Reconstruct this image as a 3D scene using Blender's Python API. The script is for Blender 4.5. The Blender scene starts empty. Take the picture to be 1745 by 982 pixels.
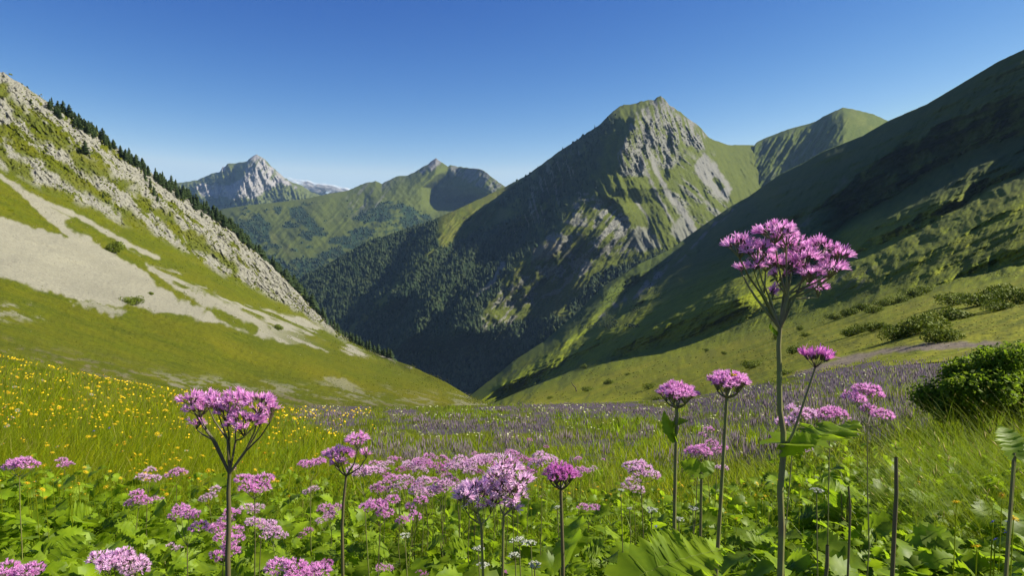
import bpy, math, random
import numpy as np

# ------------------------------------------------------------------ camera, world, sun
scene = bpy.context.scene
COL = scene.collection
FPX, CX, CY, HOR = 1163.0, 872.5, 491.0, 400.0      # focal length in photo pixels, centre, horizon row
PITCH = math.atan((CY - HOR) / FPX)
cam_d = bpy.data.cameras.new('camera'); cam = bpy.data.objects.new('camera', cam_d); COL.objects.link(cam)
cam_d.sensor_width = 36.0; cam_d.lens = 36.0 * FPX / 1745.0
cam_d.clip_start = 0.05; cam_d.clip_end = 60000
cam.location = (0, 0, 0); cam.rotation_euler = (math.radians(90) - PITCH, 0, 0)
scene.camera = cam
SUN_EL, SUN_AZ = 36.0, 85.0                        # azimuth clockwise from the view direction (+Y)
world = bpy.data.worlds.new('World'); scene.world = world; world.use_nodes = True
wn = world.node_tree.nodes; wl = world.node_tree.links
bg = wn['Background']; sky = wn.new('ShaderNodeTexSky'); sky.sky_type = 'NISHITA'
sky.sun_disc = False; sky.sun_elevation = math.radians(SUN_EL); sky.sun_rotation = math.radians(SUN_AZ)
sky.altitude = 3000; sky.air_density = 1.0; sky.dust_density = 0.5; sky.ozone_density = 3.0
sep = wn.new('ShaderNodeSeparateColor'); com = wn.new('ShaderNodeCombineColor'); wl.new(sky.outputs[0], sep.inputs[0])
for i_, (ex_, k_) in enumerate(((2.9, 23.8), (1.95, 3.59), (0.95, 1.27))):      # a deeper blue overhead, paler towards the horizon
    a_ = wn.new('ShaderNodeMath'); a_.operation = 'MULTIPLY'; a_.inputs[1].default_value = 0.1; wl.new(sep.outputs[i_], a_.inputs[0])
    p_ = wn.new('ShaderNodeMath'); p_.operation = 'POWER'; p_.inputs[1].default_value = ex_; wl.new(a_.outputs[0], p_.inputs[0])
    m_ = wn.new('ShaderNodeMath'); m_.operation = 'MULTIPLY'; m_.inputs[1].default_value = k_ * 5.0; wl.new(p_.outputs[0], m_.inputs[0])
    c_ = wn.new('ShaderNodeMath'); c_.operation = 'MINIMUM'; c_.inputs[1].default_value = (2.7, 3.5, 4.1)[i_]; wl.new(m_.outputs[0], c_.inputs[0]); wl.new(c_.outputs[0], com.inputs[i_])
wl.new(com.outputs[0], bg.inputs[0]); bg.inputs[1].default_value = 0.10
sd_ = bpy.data.lights.new('sun', 'SUN'); sun = bpy.data.objects.new('sun', sd_); COL.objects.link(sun)
sd_.energy = 5.0; sd_.angle = math.radians(0.5); sd_.color = (1.0, 0.93, 0.80)
sun.rotation_euler = (math.radians(90 - SUN_EL), 0, math.radians(180 - SUN_AZ))
scene.view_settings.view_transform = 'Standard'; scene.view_settings.look = 'None'
scene.view_settings.gamma = 1.0; scene.view_settings.use_curve_mapping = False
scene.view_settings.exposure = 1.0
scene.render.engine = 'CYCLES'
scene.cycles.max_bounces = 6; scene.cycles.diffuse_bounces = 2; scene.cycles.glossy_bounces = 1
scene.cycles.transmission_bounces = 3; scene.cycles.volume_bounces = 0; scene.cycles.transparent_max_bounces = 8
scene.cycles.use_denoising = True
scene.cycles.sample_clamp_indirect = 4.0

# ------------------------------------------------------------------ numeric helpers
rng = np.random.default_rng(7); random.seed(7)
def P(px, py, d):
    px = np.asarray(px, float); py = np.asarray(py, float); d = np.asarray(d, float)
    u = (CY - py) / FPX; r = (px - CX) / FPX
    cp, sp = math.cos(PITCH), math.sin(PITCH)
    Y = cp + u * sp; Z = -sp + u * cp
    return np.stack([r * d / Y, d * np.ones_like(r), Z * d / Y], -1)
def unP(x, y, z):
    cp, sp = math.cos(PITCH), math.sin(PITCH)
    f = y * cp - z * sp; u = y * sp + z * cp
    return CX + FPX * x / f, CY - FPX * u / f
def _h(ix, iy, seed):
    n = (ix.astype(np.int64) * 374761393 + iy.astype(np.int64) * 668265263 + seed * 1442695041) & 0xFFFFFFFF
    n = ((n ^ (n >> 13)) * 1274126177) & 0xFFFFFFFF
    n = n ^ (n >> 16)
    return (n & 0xFFFFFF) / float(0xFFFFFF)
def vnoise(x, y, seed=0):
    ix = np.floor(x); iy = np.floor(y); fx = x - ix; fy = y - iy
    fx = fx * fx * fx * (fx * (fx * 6 - 15) + 10); fy = fy * fy * fy * (fy * (fy * 6 - 15) + 10)
    a = _h(ix, iy, seed); b = _h(ix + 1, iy, seed); c = _h(ix, iy + 1, seed); d = _h(ix + 1, iy + 1, seed)
    return (a * (1 - fx) + b * fx) * (1 - fy) + (c * (1 - fx) + d * fx) * fy
def fbm(x, y, octv=5, seed=0, gain=0.5, ridged=False):
    x = np.asarray(x, float); y = np.asarray(y, float); s = 0; a = 1; t = 0
    for o in range(octv):
        n = vnoise(x * 2 ** o + 17.3 * o, y * 2 ** o - 9.1 * o, seed + o)
        n = 1 - np.abs(2 * n - 1) * 1.0 if ridged else n
        s = s + a * n; t += a; a *= gain
    return s / t * 2 - 1            # -1..1
def aniso(PX, PY, ang, sl, sw):     # coordinates stretched along a screen/world direction
    c, s = math.cos(math.radians(ang)), math.sin(math.radians(ang))
    return (PX * c + PY * s) / sl, (-PX * s + PY * c) / sw
def sstep(a, b, x):
    t = np.clip((x - a) / (b - a), 0, 1); return t * t * (3 - 2 * t)
def sdpoly(PX, PY, poly):           # signed distance, positive inside
    p = np.array(poly, float); inside = np.zeros(PX.shape, bool); dm = np.full(PX.shape, 1e9)
    for i in range(len(p)):
        x0, y0 = p[i]; x1, y1 = p[(i + 1) % len(p)]
        ex, ey = x1 - x0, y1 - y0
        t = np.clip(((PX - x0) * ex + (PY - y0) * ey) / (ex * ex + ey * ey + 1e-9), 0, 1)
        dm = np.minimum(dm, np.hypot(PX - x0 - t * ex, PY - y0 - t * ey))
        c = ((y0 > PY) != (y1 > PY)) & (PX < (x1 - x0) * (PY - y0) / (y1 - y0 + 1e-12) + x0)
        inside ^= c
    return np.where(inside, dm, -dm)
def sdline(PX, PY, line):
    p = np.array(line, float); dm = np.full(PX.shape, 1e9)
    for i in range(len(p) - 1):
        x0, y0 = p[i]; x1, y1 = p[i + 1]; ex, ey = x1 - x0, y1 - y0
        t = np.clip(((PX - x0) * ex + (PY - y0) * ey) / (ex * ex + ey * ey + 1e-9), 0, 1)
        dm = np.minimum(dm, np.hypot(PX - x0 - t * ex, PY - y0 - t * ey))
    return dm
def patch(PX, PY, poly, soft=4, wob=6, sc=14, seed=0):
    n = fbm(PX / sc, PY / sc, 4, seed)
    return sstep(-soft, soft, sdpoly(PX, PY, poly) + n * wob)
def streak(PX, PY, line, w, soft=2, wob=3, sc=9, seed=0):
    n = fbm(PX / sc, PY / sc, 3, seed)
    return sstep(-soft, soft, w - sdline(PX, PY, line) + n * wob)

# ------------------------------------------------------------------ materials
def new_mat(name):
    m = bpy.data.materials.new(name); m.use_nodes = True
    nt = m.node_tree; b = nt.nodes['Principled BSDF']
    return m, nt, b
def N(nt, t, **kw):
    n = nt.nodes.new(t)
    for k, v in kw.items():
        if hasattr(n, k): setattr(n, k, v)
        else: n.inputs[k].default_value = v
    return n
def mixc(nt, fac, a, b):
    m = nt.nodes.new('ShaderNodeMix'); m.data_type = 'RGBA'
    for s, v in ((0, fac), (6, a), (7, b)):
        if hasattr(v, 'is_output'): nt.links.new(v, m.inputs[s])
        else: m.inputs[s].default_value = v if s == 0 else (v[0], v[1], v[2], 1)
    return m.outputs[2]
def noise(nt, co, scale, detail=6, rough=0.6, stretch=None):
    if stretch:
        mp = nt.nodes.new('ShaderNodeMapping'); mp.inputs['Scale'].default_value = stretch
        nt.links.new(co, mp.inputs[0]); co = mp.outputs[0]
    n = N(nt, 'ShaderNodeTexNoise', Scale=scale, Detail=detail, Roughness=rough); nt.links.new(co, n.inputs['Vector'])
    return n.outputs['Fac']
def mrange(nt, v, a, b, c=0.0, d=1.0):
    m = nt.nodes.new('ShaderNodeMapRange'); nt.links.new(v, m.inputs[0])
    for i, x in enumerate((a, b, c, d)): m.inputs[i + 1].default_value = x
    return m.outputs[0]
def terrain_mat(name, s, grass=((.105, .14, .012), (.06, .09, .010)), dry=(.20, .17, .04), rock=((.50, .47, .38), (.25, .235, .19)),
                scree=((.50, .47, .40), (.40, .375, .31)), wood=((.018, .035, .010), (.035, .055, .014)), extra=(.22, .16, .17), bump=1.0):
    """s = size in metres of the finest texture worth showing at this distance"""
    m, nt, b = new_mat(name)
    tc = nt.nodes.new('ShaderNodeTexCoord').outputs['Object']
    a1 = N(nt, 'ShaderNodeVertexColor', layer_name='mk'); a2 = N(nt, 'ShaderNodeVertexColor', layer_name='mk2')
    s1 = nt.nodes.new('ShaderNodeSeparateColor'); nt.links.new(a1.outputs[0], s1.inputs[0])
    s2 = nt.nodes.new('ShaderNodeSeparateColor'); nt.links.new(a2.outputs[0], s2.inputs[0])
    nf = noise(nt, tc, 0.45 / s, 4, 0.7); nm = noise(nt, tc, 0.07 / s, 5, 0.6); ng = noise(nt, tc, 0.012 / s, 4, 0.6)
    g = mixc(nt, mrange(nt, nm, .35, .65), grass[0], grass[1])
    g = mixc(nt, mrange(nt, ng, .3, .75, 0, .45), g, [c * 1.25 for c in grass[0]])
    g = mixc(nt, s2.outputs[0], g, dry)
    g = mixc(nt, mrange(nt, nf, .48, .72, 0, .75), g, [c * .42 for c in grass[1]])
    nq = noise(nt, tc, 1.1 / s, 2, .6); g = mixc(nt, mrange(nt, nq, .58, .72, 0, .5), g, [c * 1.5 for c in dry])
    r = mixc(nt, mrange(nt, nf, .38, .62), rock[0], rock[1])
    r = mixc(nt, mrange(nt, nm, .45, .7, 0, .5), r, rock[1]); r = mixc(nt, mrange(nt, nq, .58, .68, 0, .7), r, [c * .4 for c in rock[1]])
    sc = mixc(nt, mrange(nt, nf, .4, .65), scree[0], scree[1]); sc = mixc(nt, mrange(nt, nq, .60, .68, 0, .6), sc, [c * .45 for c in scree[1]]); sc = mixc(nt, mrange(nt, ng, .35, .7, 0, .35), sc, [c * .8 for c in scree[1]])
    w = mixc(nt, mrange(nt, nf, .4, .65), wood[0], wood[1])
    ex = mixc(nt, mrange(nt, nf, .4, .65, 0, .7), extra, [c * .55 for c in extra])
    c = mixc(nt, s1.outputs[2], g, w)
    c = mixc(nt, s2.outputs[1], c, ex)
    c = mixc(nt, s1.outputs[1], c, sc)
    c = mixc(nt, s1.outputs[0], c, r)
    nt.links.new(c, b.inputs['Base Color'])
    b.inputs['Roughness'].default_value = 0.95; b.inputs['Specular IOR Level'].default_value = 0.1
    bp = nt.nodes.new('ShaderNodeBump'); bp.inputs['Distance'].default_value = s * bump; bp.inputs['Strength'].default_value = 0.7
    nt.links.new(nf, bp.inputs['Height']); nt.links.new(bp.outputs[0], b.inputs['Normal'])
    return m

# ------------------------------------------------------------------ mesh helpers
def mesh_np(name, V, Q, mats, smooth=False, mi=None, link=True, T=None):
    """mesh object from arrays: V (n,3); Q (m,4) quads; T (k,3) triangles"""
    me = bpy.data.meshes.new(name)
    Q = np.zeros((0, 4), int) if Q is None else np.asarray(Q); T = np.zeros((0, 3), int) if T is None else np.asarray(T)
    me.vertices.add(len(V)); me.vertices.foreach_set('co', np.asarray(V, np.float32).ravel())
    nl = len(Q) * 4 + len(T) * 3; me.loops.add(nl)
    me.loops.foreach_set('vertex_index', np.concatenate([Q.ravel(), T.ravel()]).astype(np.int32))
    me.polygons.add(len(Q) + len(T))
    st = np.concatenate([np.arange(len(Q)) * 4, len(Q) * 4 + np.arange(len(T)) * 3]).astype(np.int32)
    me.polygons.foreach_set('loop_start', st)
    if smooth: me.polygons.foreach_set('use_smooth', np.ones(len(Q) + len(T), bool))
    for m in (mats if isinstance(mats, (list, tuple)) else [mats]): me.materials.append(m)
    if mi is not None: me.polygons.foreach_set('material_index', np.asarray(mi, np.int32))
    me.update(calc_edges=True); me.validate()
    if not link: return me
    o = bpy.data.objects.new(name, me); COL.objects.link(o); return o
def set_attr(me, name, rgb):
    a = me.color_attributes.new(name, 'FLOAT_COLOR', 'POINT')
    c = np.ones((len(rgb), 4), np.float32); c[:, :3] = rgb; a.data.foreach_set('color', c.ravel())
def tag(o, label=None, cat=None, group=None, kind=None):
    if label: o['label'] = label
    if cat: o['category'] = cat
    if group: o['group'] = group
    if kind: o['kind'] = kind
    return o
def hermite(ts, K):                  # K (n, cols): cubic through the rails
    n = len(K); out = []
    M = np.zeros_like(K); M[1:-1] = (K[2:] - K[:-2]) / 2; M[0] = K[1] - K[0]; M[-1] = K[-1] - K[-2]
    for t in ts:
        i = min(int(t), n - 2); f = t - i
        # limit the slopes so that no rail overshoots
        d = K[i + 1] - K[i]; lim = 3 * np.abs(d)
        m0 = np.clip(M[i], -lim, lim) * (np.sign(M[i]) == np.sign(d)); m1 = np.clip(M[i + 1], -lim, lim) * (np.sign(M[i + 1]) == np.sign(d))
        out.append((2*f**3-3*f*f+1)*K[i] + (f**3-2*f*f+f)*m0 + (-2*f**3+3*f*f)*K[i+1] + (f**3-f*f)*m1)
    return np.array(out)
class Layer: pass
def ribs_d(PX, PY, ribs):
    r = np.zeros_like(PX)
    for line, A, wl, wr in ribs:
        l = np.array(line, float); o = np.argsort(l[:, 1]); l = l[o]
        cx = np.interp(PY, l[:, 1], l[:, 0])
        y0, y1 = l[0, 1], l[-1, 1]
        fade = sstep(y0 - 12, y0 + 25, PY) * (1 - sstep(y1 - 40, y1 + 10, PY))
        dx = PX - cx + 5 * fbm(PX / 30, PY / 30, 4, 91)
        sh = np.where(dx < 0, 1 - sstep(0, wl, -dx), 1 - sstep(0, wr, dx))
        r = r + A * sh * fade
    return r
def layer(name, x0, x1, rails, mat, ribs=(), disp=None, zdisp=None, masks=None, step=1.5, back=(0.9, 14), crease=False, rowf=1.0):
    xs = np.arange(x0, x1 + step, step)
    Y = np.array([np.interp(xs, [p[0] for p in r], [p[1] for p in r]) for r in rails])
    D = np.log(np.array([np.interp(xs, [p[0] for p in r], [p[2] for p in r]) for r in rails]))
    k = np.ones(9) / 9
    for i in range(len(rails) - 1):
        D[i] = np.convolve(np.pad(D[i], 4, 'edge'), k, 'valid')
    D[-1] = np.convolve(np.pad(D[-1], 4, 'edge'), k, 'valid')
    ts = []
    for i in range(len(rails) - 1):
        n = max(3, int(np.percentile(np.abs(Y[i + 1] - Y[i]), 90) / step * rowf)); ts += list(i + np.arange(n) / n)
    ts.append(len(rails) - 1.0 - 1e-9)
    PY = hermite(ts, Y); LD = hermite(ts, D); PX = np.tile(xs, (len(ts), 1))
    LD = LD - ribs_d(PX, PY, ribs)
    mk = masks(PX, PY) if masks else {}
    if disp is not None: LD = LD + disp(PX, PY, mk)
    V = P(PX, PY, np.exp(LD))
    if zdisp is not None:
        V[..., 2] += zdisp(V, PX, PY, mk)
    # the far side of the ridge
    nb = back[1]; vb = []; top = V[-1]
    for j in range(1, nb + 1):
        t = (j / nb) ** 1.5 * 0.35; dd = top[:, 1] * t
        w = top.copy(); w[:, 1] += dd; w[:, 0] *= (1 + t); w[:, 2] = top[:, 2] - dd * back[0] + dd * 0.08 * fbm(w[:, 0] / (top[:, 1] * .05), w[:, 1] / (top[:, 1] * .05), 4, 5)
        vb.append(w)
    A = np.concatenate([V, np.array(vb)], 0)
    R, C = A.shape[:2]; idx = np.arange(R * C).reshape(R, C)
    Q = np.stack([idx[:-1, :-1], idx[:-1, 1:], idx[1:, 1:], idx[1:, :-1]], -1).reshape(-1, 4)
    o = mesh_np(name, A.reshape(-1, 3), Q, mat, smooth=True); o['kind'] = 'structure'
    def full(kx):
        a = mk.get(kx, np.zeros_like(PX)); a = np.clip(a, 0, 1)
        return np.concatenate([a, np.tile(a[-1], (nb, 1))], 0).ravel()
    set_attr(o.data, 'mk', np.stack([full('rock'), full('scree'), full('wood')], -1))  # wood also carries painted shade on the central peak and right slope
    set_attr(o.data, 'mk2', np.stack([full('dry'), full('extra'), full('tone')], -1))
    L = Layer(); L.V = V; L.PX = PX; L.PY = PY; L.mk = mk; L.o = o; L.xs = xs; L.x0 = x0; L.step = step
    return L
def at(L, px, py):                   # visible surface point of a layer near a photo pixel
    j = int(np.clip(round((px - L.x0) / L.step), 0, L.V.shape[1] - 1))
    i = int(np.argmin(np.abs(L.PY[:, j] - py))); return L.V[i, j].copy()
# ------------------------------------------------------------------ near ground: a polar sheet sloping away from the camera
EDGE = [(-500, 545, 40), (-200, 575, 42), (0, 603, 48), (150, 636, 60), (300, 662, 75), (450, 690, 90), (600, 694, 95), (825, 691, 95),
        (1100, 686, 90), (1200, 676, 80), (1300, 652, 70), (1400, 628, 62), (1560, 606, 55), (1745, 592, 50), (2000, 560, 45), (2400, 500, 40)]
H0 = 1.15
_cp, _sp = math.cos(PITCH), math.sin(PITCH)
def qy(py):
    u = (CY - np.asarray(py, float)) / FPX; return -(-_sp + u * _cp) / (_cp + u * _sp)
def edge_y(px): return np.interp(px, [e[0] for e in EDGE], [e[1] for e in EDGE])
def edge_d(px): return np.interp(px, [e[0] for e in EDGE], [e[2] for e in EDGE])
_apx = np.arange(-1500, 3400, 20.0)
_s = qy(edge_y(_apx)) - H0 / edge_d(_apx)
_s = np.convolve(np.pad(_s, 4, 'edge'), np.ones(9) / 9, 'valid')
def ground_z(x, y):
    x = np.asarray(x, float); y = np.asarray(y, float)
    px = CX + FPX * x / np.maximum(y, 0.6) * 0.985
    s = np.interp(px, _apx, _s)
    rough = 0.05 * fbm(x / 1.3, y / 1.3, 4, 3) + np.clip(y / 40, 0, 1) * 0.35 * fbm(x / 9, y / 9, 3, 8)
    rough = rough * np.clip(1 - (y - 45) / 40, 0.15, 1)
    return -(H0 + s * y) + rough * np.clip(y / 2.0, 0.0, 1)
def ground_at(px, py):              # point of the near ground seen at a photo pixel
    s = np.interp(px, _apx, _s); d = H0 / np.maximum(qy(py) - s, 0.004)
    for _ in range(3):
        p = P(px, py, d); z = ground_z(p[..., 0], p[..., 1]); d = d * np.clip(z / p[..., 2], .7, 1.4) ** 0.5
    p = P(px, py, d); p[..., 2] = ground_z(p[..., 0], p[..., 1]); return p
axs = np.arange(-700, 2600, 6.0); dst = np.concatenate([np.geomspace(0.35, 60, 260), np.geomspace(62, 420, 40)])
AX, DD = np.meshgrid((axs - CX) / FPX, dst)
gx = AX * DD; gy = DD; gz = ground_z(gx, gy)
dm = edge_d(CX + FPX * AX); gz -= np.clip(DD - dm * 1.02, 0, None) * 0.30 + 0 * DD
R_, C_ = gx.shape; idx = np.arange(R_ * C_).reshape(R_, C_)
GQ = np.stack([idx[:-1, :-1], idx[:-1, 1:], idx[1:, 1:], idx[1:, :-1]], -1).reshape(-1, 4)
GV = np.stack([gx, gy, gz], -1)
gpx, gpy = unP(gx, gy, gz)
def purple_zone(px, py, seed=31):   # the violet meadow beyond the flower bank
    n = fbm(px / 60, py / 14, 4, seed)
    lo = np.interp(px, [400, 480, 560, 640, 700, 900, 1200, 1330, 1480, 1640], [660, 705, 745, 785, 800, 800, 800, 785, 760, 705])
    z = sstep(-6, 6, lo - py + n * 12) * sstep(470, 560, px + n * 40)
    return z
def violet_band(px, py):            # stripes of violet bloom inside that meadow
    n = fbm(px / 110, py / 12, 4, 77); n2 = fbm(px / 25, py / 5, 3, 78)
    b = sstep(-.16, .16, n + .55 * n2)
    b = np.maximum(b, streak(px, py, [(1180, 700), (1300, 690), (1400, 665), (1480, 652), (1600, 643)], 8, 3, 4, 20, 5))
    return np.clip(b * purple_zone(px, py), 0, 1)
M_ground = terrain_mat('meadow_ground', 0.25, grass=((.085, .105, .003), (.042, .058, .003)), dry=(.13, .12, .010), extra=(.085, .068, .085), bump=.5)
g_ob = mesh_np('ground', GV.reshape(-1, 3), GQ, M_ground, smooth=True); g_ob['kind'] = 'structure'
vb = violet_band(gpx, gpy); far = np.clip(gy / 30, 0, 1)
dryg = np.clip(sstep(.0, .6, fbm(gx / 5, gy / 5, 4, 9)) * .5 + (gpx < 620) * .25 * far, 0, 1)
set_attr(g_ob.data, 'mk', np.stack([0 * gx, 0 * gx, 0 * gx], -1).reshape(-1, 3))
set_attr(g_ob.data, 'mk2', np.stack([dryg, vb, 0 * gx], -1).reshape(-1, 3))

# ------------------------------------------------------------------ left slope: scree, limestone and turf
def bottom(xs, dy=10, k=.8): return [(x, float(edge_y(x)) + dy, float(edge_d(x)) * k) for x in xs]
G_top = [(-300, -60, 520), (-100, 60, 520), (0, 121, 520), (30, 138, 522), (60, 160, 525), (100, 186, 530), (150, 214, 545), (200, 252, 570), (260, 297, 600), (330, 345, 640),
         (390, 385, 680), (430, 425, 720), (480, 468, 760), (530, 522, 800), (575, 570, 820), (600, 584, 760), (640, 603, 650), (700, 624, 520), (760, 652, 420), (800, 676, 350), (826, 689, 300), (880, 706, 250), (960, 740, 240)]
G_mid = [(-300, 200, 300), (0, 300, 320), (100, 350, 335), (200, 400, 365), (300, 450, 405), (400, 500, 460), (480, 540, 530), (575, 576, 640), (640, 613, 560), (700, 638, 450), (760, 662, 370), (826, 693, 270), (880, 708, 230), (960, 742, 220)]
G_low = [(-300, 440, 150), (0, 475, 165), (100, 505, 180), (230, 540, 195), (350, 560, 220), (450, 590, 255), (560, 620, 290), (640, 640, 310), (700, 655, 295), (760, 673, 270), (826, 696, 220), (880, 710, 200), (960, 744, 200)]
G_lo2 = [(-300, 540, 85), (0, 562, 90), (200, 604, 110), (400, 645, 140), (600, 672, 170), (700, 682, 180), (826, 700, 170), (880, 712, 160), (960, 746, 160)]
G_bot = bottom([-300, 0, 150, 300, 450, 600, 825, 960], 14, .75)
def g_masks(X, Y):
    m = {}
    a1 = aniso(X, Y, 42, 34, 7); a2 = aniso(X, Y, 38, 90, 16); a3 = aniso(X, Y, 50, 12, 4)
    n1 = fbm(a1[0], a1[1], 4, 11, .6); n2 = fbm(a2[0], a2[1], 4, 12); n3 = fbm(a3[0], a3[1], 4, 13, .65)
    lim = np.interp(X, [-300, 0, 120, 250, 380, 480, 560, 590, 600], [160, 285, 340, 395, 470, 520, 563, 578, 560])   # foot of the rocks
    up = sstep(-8, 10, lim - Y + 14 * n2)
    dens = np.interp(X, [0, 200, 330, 450, 560], [.16, .20, .30, .54, .66]) - .10 * sstep(0, 60, Y - lim + 70) 
    n5 = fbm(X / 4.5, Y / 3.5, 4, 19, .7)
    rock = up * sstep(-.05, .07, n1 * .55 + n3 * .6 + n2 * .9 + n5 * .32 + dens + .04)
    for k, ln in enumerate(([(0, 150), (60, 215), (130, 270), (230, 330), (330, 410), (400, 455)], [(0, 225), (90, 280), (190, 350), (270, 410), (320, 440)], [(0, 262), (80, 325), (180, 380), (290, 440), (420, 500), (520, 545)])):
        rock *= 1 - .95 * streak(X, Y, ln, 9, 6, 16, 22, 40 + k)
    sc = patch(X, Y, [(-300, 250), (0, 300), (35, 320), (80, 345), (130, 372), (190, 402), (250, 445), (330, 480), (420, 515), (520, 548), (620, 590), (700, 628), (640, 618), (570, 600), (470, 580), (370, 552), (240, 525), (130, 510), (60, 492), (0, 474), (-300, 400)], 3, 9, 20, 21)
    g1 = patch(X, Y, [(-300, 200), (0, 302), (50, 345), (115, 404), (60, 388), (0, 368), (-300, 300)], 2, 4, 14, 22)
    g2 = streak(X, Y, [(95, 352), (150, 385), (200, 420), (250, 462), (300, 500), (370, 535), (430, 562)], 6, 3, 9, 18, 23) + streak(X, Y, [(120, 380), (180, 410), (235, 445)], 9, 3, 9, 15, 24)
    g3 = patch(X, Y, [(150, 370), (260, 428), (360, 478), (450, 520), (560, 562), (620, 590), (570, 590), (450, 548), (360, 510), (270, 470)], 4, 14, 22, 25)
    ta = aniso(X, Y, 22, 46, 6); tn = fbm(ta[0], ta[1], 4, 26)
    sc = sc * (1 - g1) * (1 - np.clip(g2, 0, 1)) * (1 - g3 * sstep(-.25, .15, tn)) 
    sc *= 1 - sstep(420, 560, X) * sstep(-.25, .1, tn)
    sc = np.maximum(sc, streak(X, Y, [(0, 300), (60, 338), (140, 372), (215, 415), (270, 440)], 4, 2, 3, 12, 27))
    # bare ground and stones in the turf
    ta = aniso(X, Y, 14, 30, 5); tb = fbm(ta[0], ta[1], 5, 28, .7)
    b1 = patch(X, Y, [(120, 515), (160, 512), (215, 532), (190, 538)], 3, 8, 9, 29)
    b2 = patch(X, Y, [(0, 515), (60, 528), (72, 545), (20, 545), (-20, 535)], 8, 10, 10, 30) * sstep(.0, .2, tb)
    b3 = patch(X, Y, [(545, 642), (590, 645), (612, 660), (585, 664)], 2, 4, 9, 31) * .9
    ln4 = sstep(-10, 10, 14 - np.abs(Y - np.interp(X, [170, 300, 450, 560, 700, 820], [635, 655, 660, 668, 679, 690])) * 1.2 + 12 * n2) * sstep(.02, .2, tb) * sstep(170, 300, X)
    m['scree'] = np.clip(np.maximum.reduce([sc, b1 * .8, b2 * .7, b3 * .55, ln4 * .42]), 0, 1)
    m['rock'] = np.clip(rock * (1 - m['scree']), 0, 1)
    dn = aniso(X, Y, 20, 60, 9)
    m['dry'] = np.clip(.30 * sstep(-.3, .5, fbm(dn[0], dn[1], 5, 33)) + .38 * streak(X, Y, [(250, 545), (450, 612), (600, 655), (800, 690)], 10, 12, 8, 30, 34), 0, .75)
    m['extra'] = .35 * sstep(.1, .4, tb) * sstep(20, 60, Y - np.interp(X, [0, 300, 800], [540, 600, 660]))
    m['up'] = up
    return m
def g_disp(X, Y, m):
    a = aniso(X, Y, 45, 30, 9); b = aniso(X, Y, 60, 14, 6)
    big = fbm(X / 130, Y / 60, 3, 50)
    r = fbm(a[0], a[1], 5, 51, .62, True) * .010 + fbm(b[0], b[1], 4, 52, .65) * .007 + fbm(X / 6, Y / 5, 5, 56, .8) * .008
    cl = sstep(300, 480, X) * sstep(600, 540, X)
    t = aniso(X, Y, 15, 80, 14)
    rid = sstep(-8, 0, Y - np.interp(X, [p[0] for p in G_top], [p[1] for p in G_top]) - 8)
    return (-(r) * m['up'] * (1 + .9 * cl) * rid + .02 * big * (1 - m['up']) + .014 * fbm(t[0], t[1], 4, 53) * (1 - m['up'])) * sstep(860, 700, X) \
        + .006 * fbm(X / 9, Y / 5, 3, 54) * (1 - m['scree'])
def g_z(V, X, Y, m):
    e = np.clip((Y - edge_y(X)) * -1 / 20, 0, 1)
    n = fbm(X / 7, Y / 7, 4, 55); return V[..., 1] * .0022 * n * (m['up'] + .25) * e
M_left = terrain_mat('left_slope_ground', 0.5, grass=((.078, .092, .002), (.046, .062, .002)), rock=((.30, .295, .235), (.13, .127, .10)), scree=((.245, .238, .175), (.185, .178, .13)), dry=(.125, .115, .004), bump=1.2)
LG = layer('mountain_slope', -300, 960, [G_bot, G_lo2, G_low, G_mid, G_top], M_left, (), g_disp, g_z, g_masks)

# ------------------------------------------------------------------ right slope: steep shaded turf with lit shoulders
E_top = [(780, 700, 1300), (800, 676, 1330), (820, 660, 1380), (850, 637, 1450), (873, 617, 1500), (927, 582, 1600), (985, 532, 1700), (1028, 488, 1800), (1085, 452, 1850), (1146, 423, 1900), (1183, 395, 1950), (1207, 378, 1950), (1248, 350, 1950),
         (1277, 334, 1900), (1329, 297, 1780), (1370, 277, 1680), (1400, 259, 1600), (1470, 231, 1450), (1513, 206, 1350), (1580, 177, 1200), (1640, 141, 1100), (1700, 105, 1000), (1745, 84, 930), (1850, 25, 950), (2000, -45, 1000), (2300, -150, 1000)]
E_up = [(780, 710, 1100), (850, 662, 1150), (930, 615, 1200), (1050, 545, 1250), (1200, 455, 1250), (1300, 405, 1180), (1400, 350, 1080), (1500, 305, 960), (1600, 262, 850), (1745, 200, 720), (2000, 55, 720), (2300, -116, 720)]
E_s1 = [(780, 720, 1120), (860, 680, 1150), (950, 640, 1080), (1050, 588, 960), (1250, 500, 740), (1465, 434, 540), (1600, 400, 410), (1745, 370, 320), (2000, 300, 250), (2300, 220, 210)]
E_s2 = [(780, 725, 1000), (830, 692, 1000), (900, 662, 980), (1050, 612, 880), (1200, 576, 690), (1350, 541, 480), (1500, 502, 320), (1600, 486, 240), (1745, 470, 178), (2000, 430, 130), (2300, 380, 110)]
E_lo = [(780, 730, 520), (860, 694, 480), (950, 682, 380), (1100, 660, 270), (1200, 640, 215), (1300, 615, 160), (1400, 590, 125), (1560, 556, 92), (1745, 530, 75), (2000, 490, 62), (2300, 440, 55)]
E_bot = bottom([780, 860, 1000, 1100, 1200, 1300, 1400, 1560, 1745, 2000, 2300], 14, .75)
E_bot = [(x, y, d * (2.2 if x < 1150 else 1)) for x, y, d in E_bot]
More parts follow.
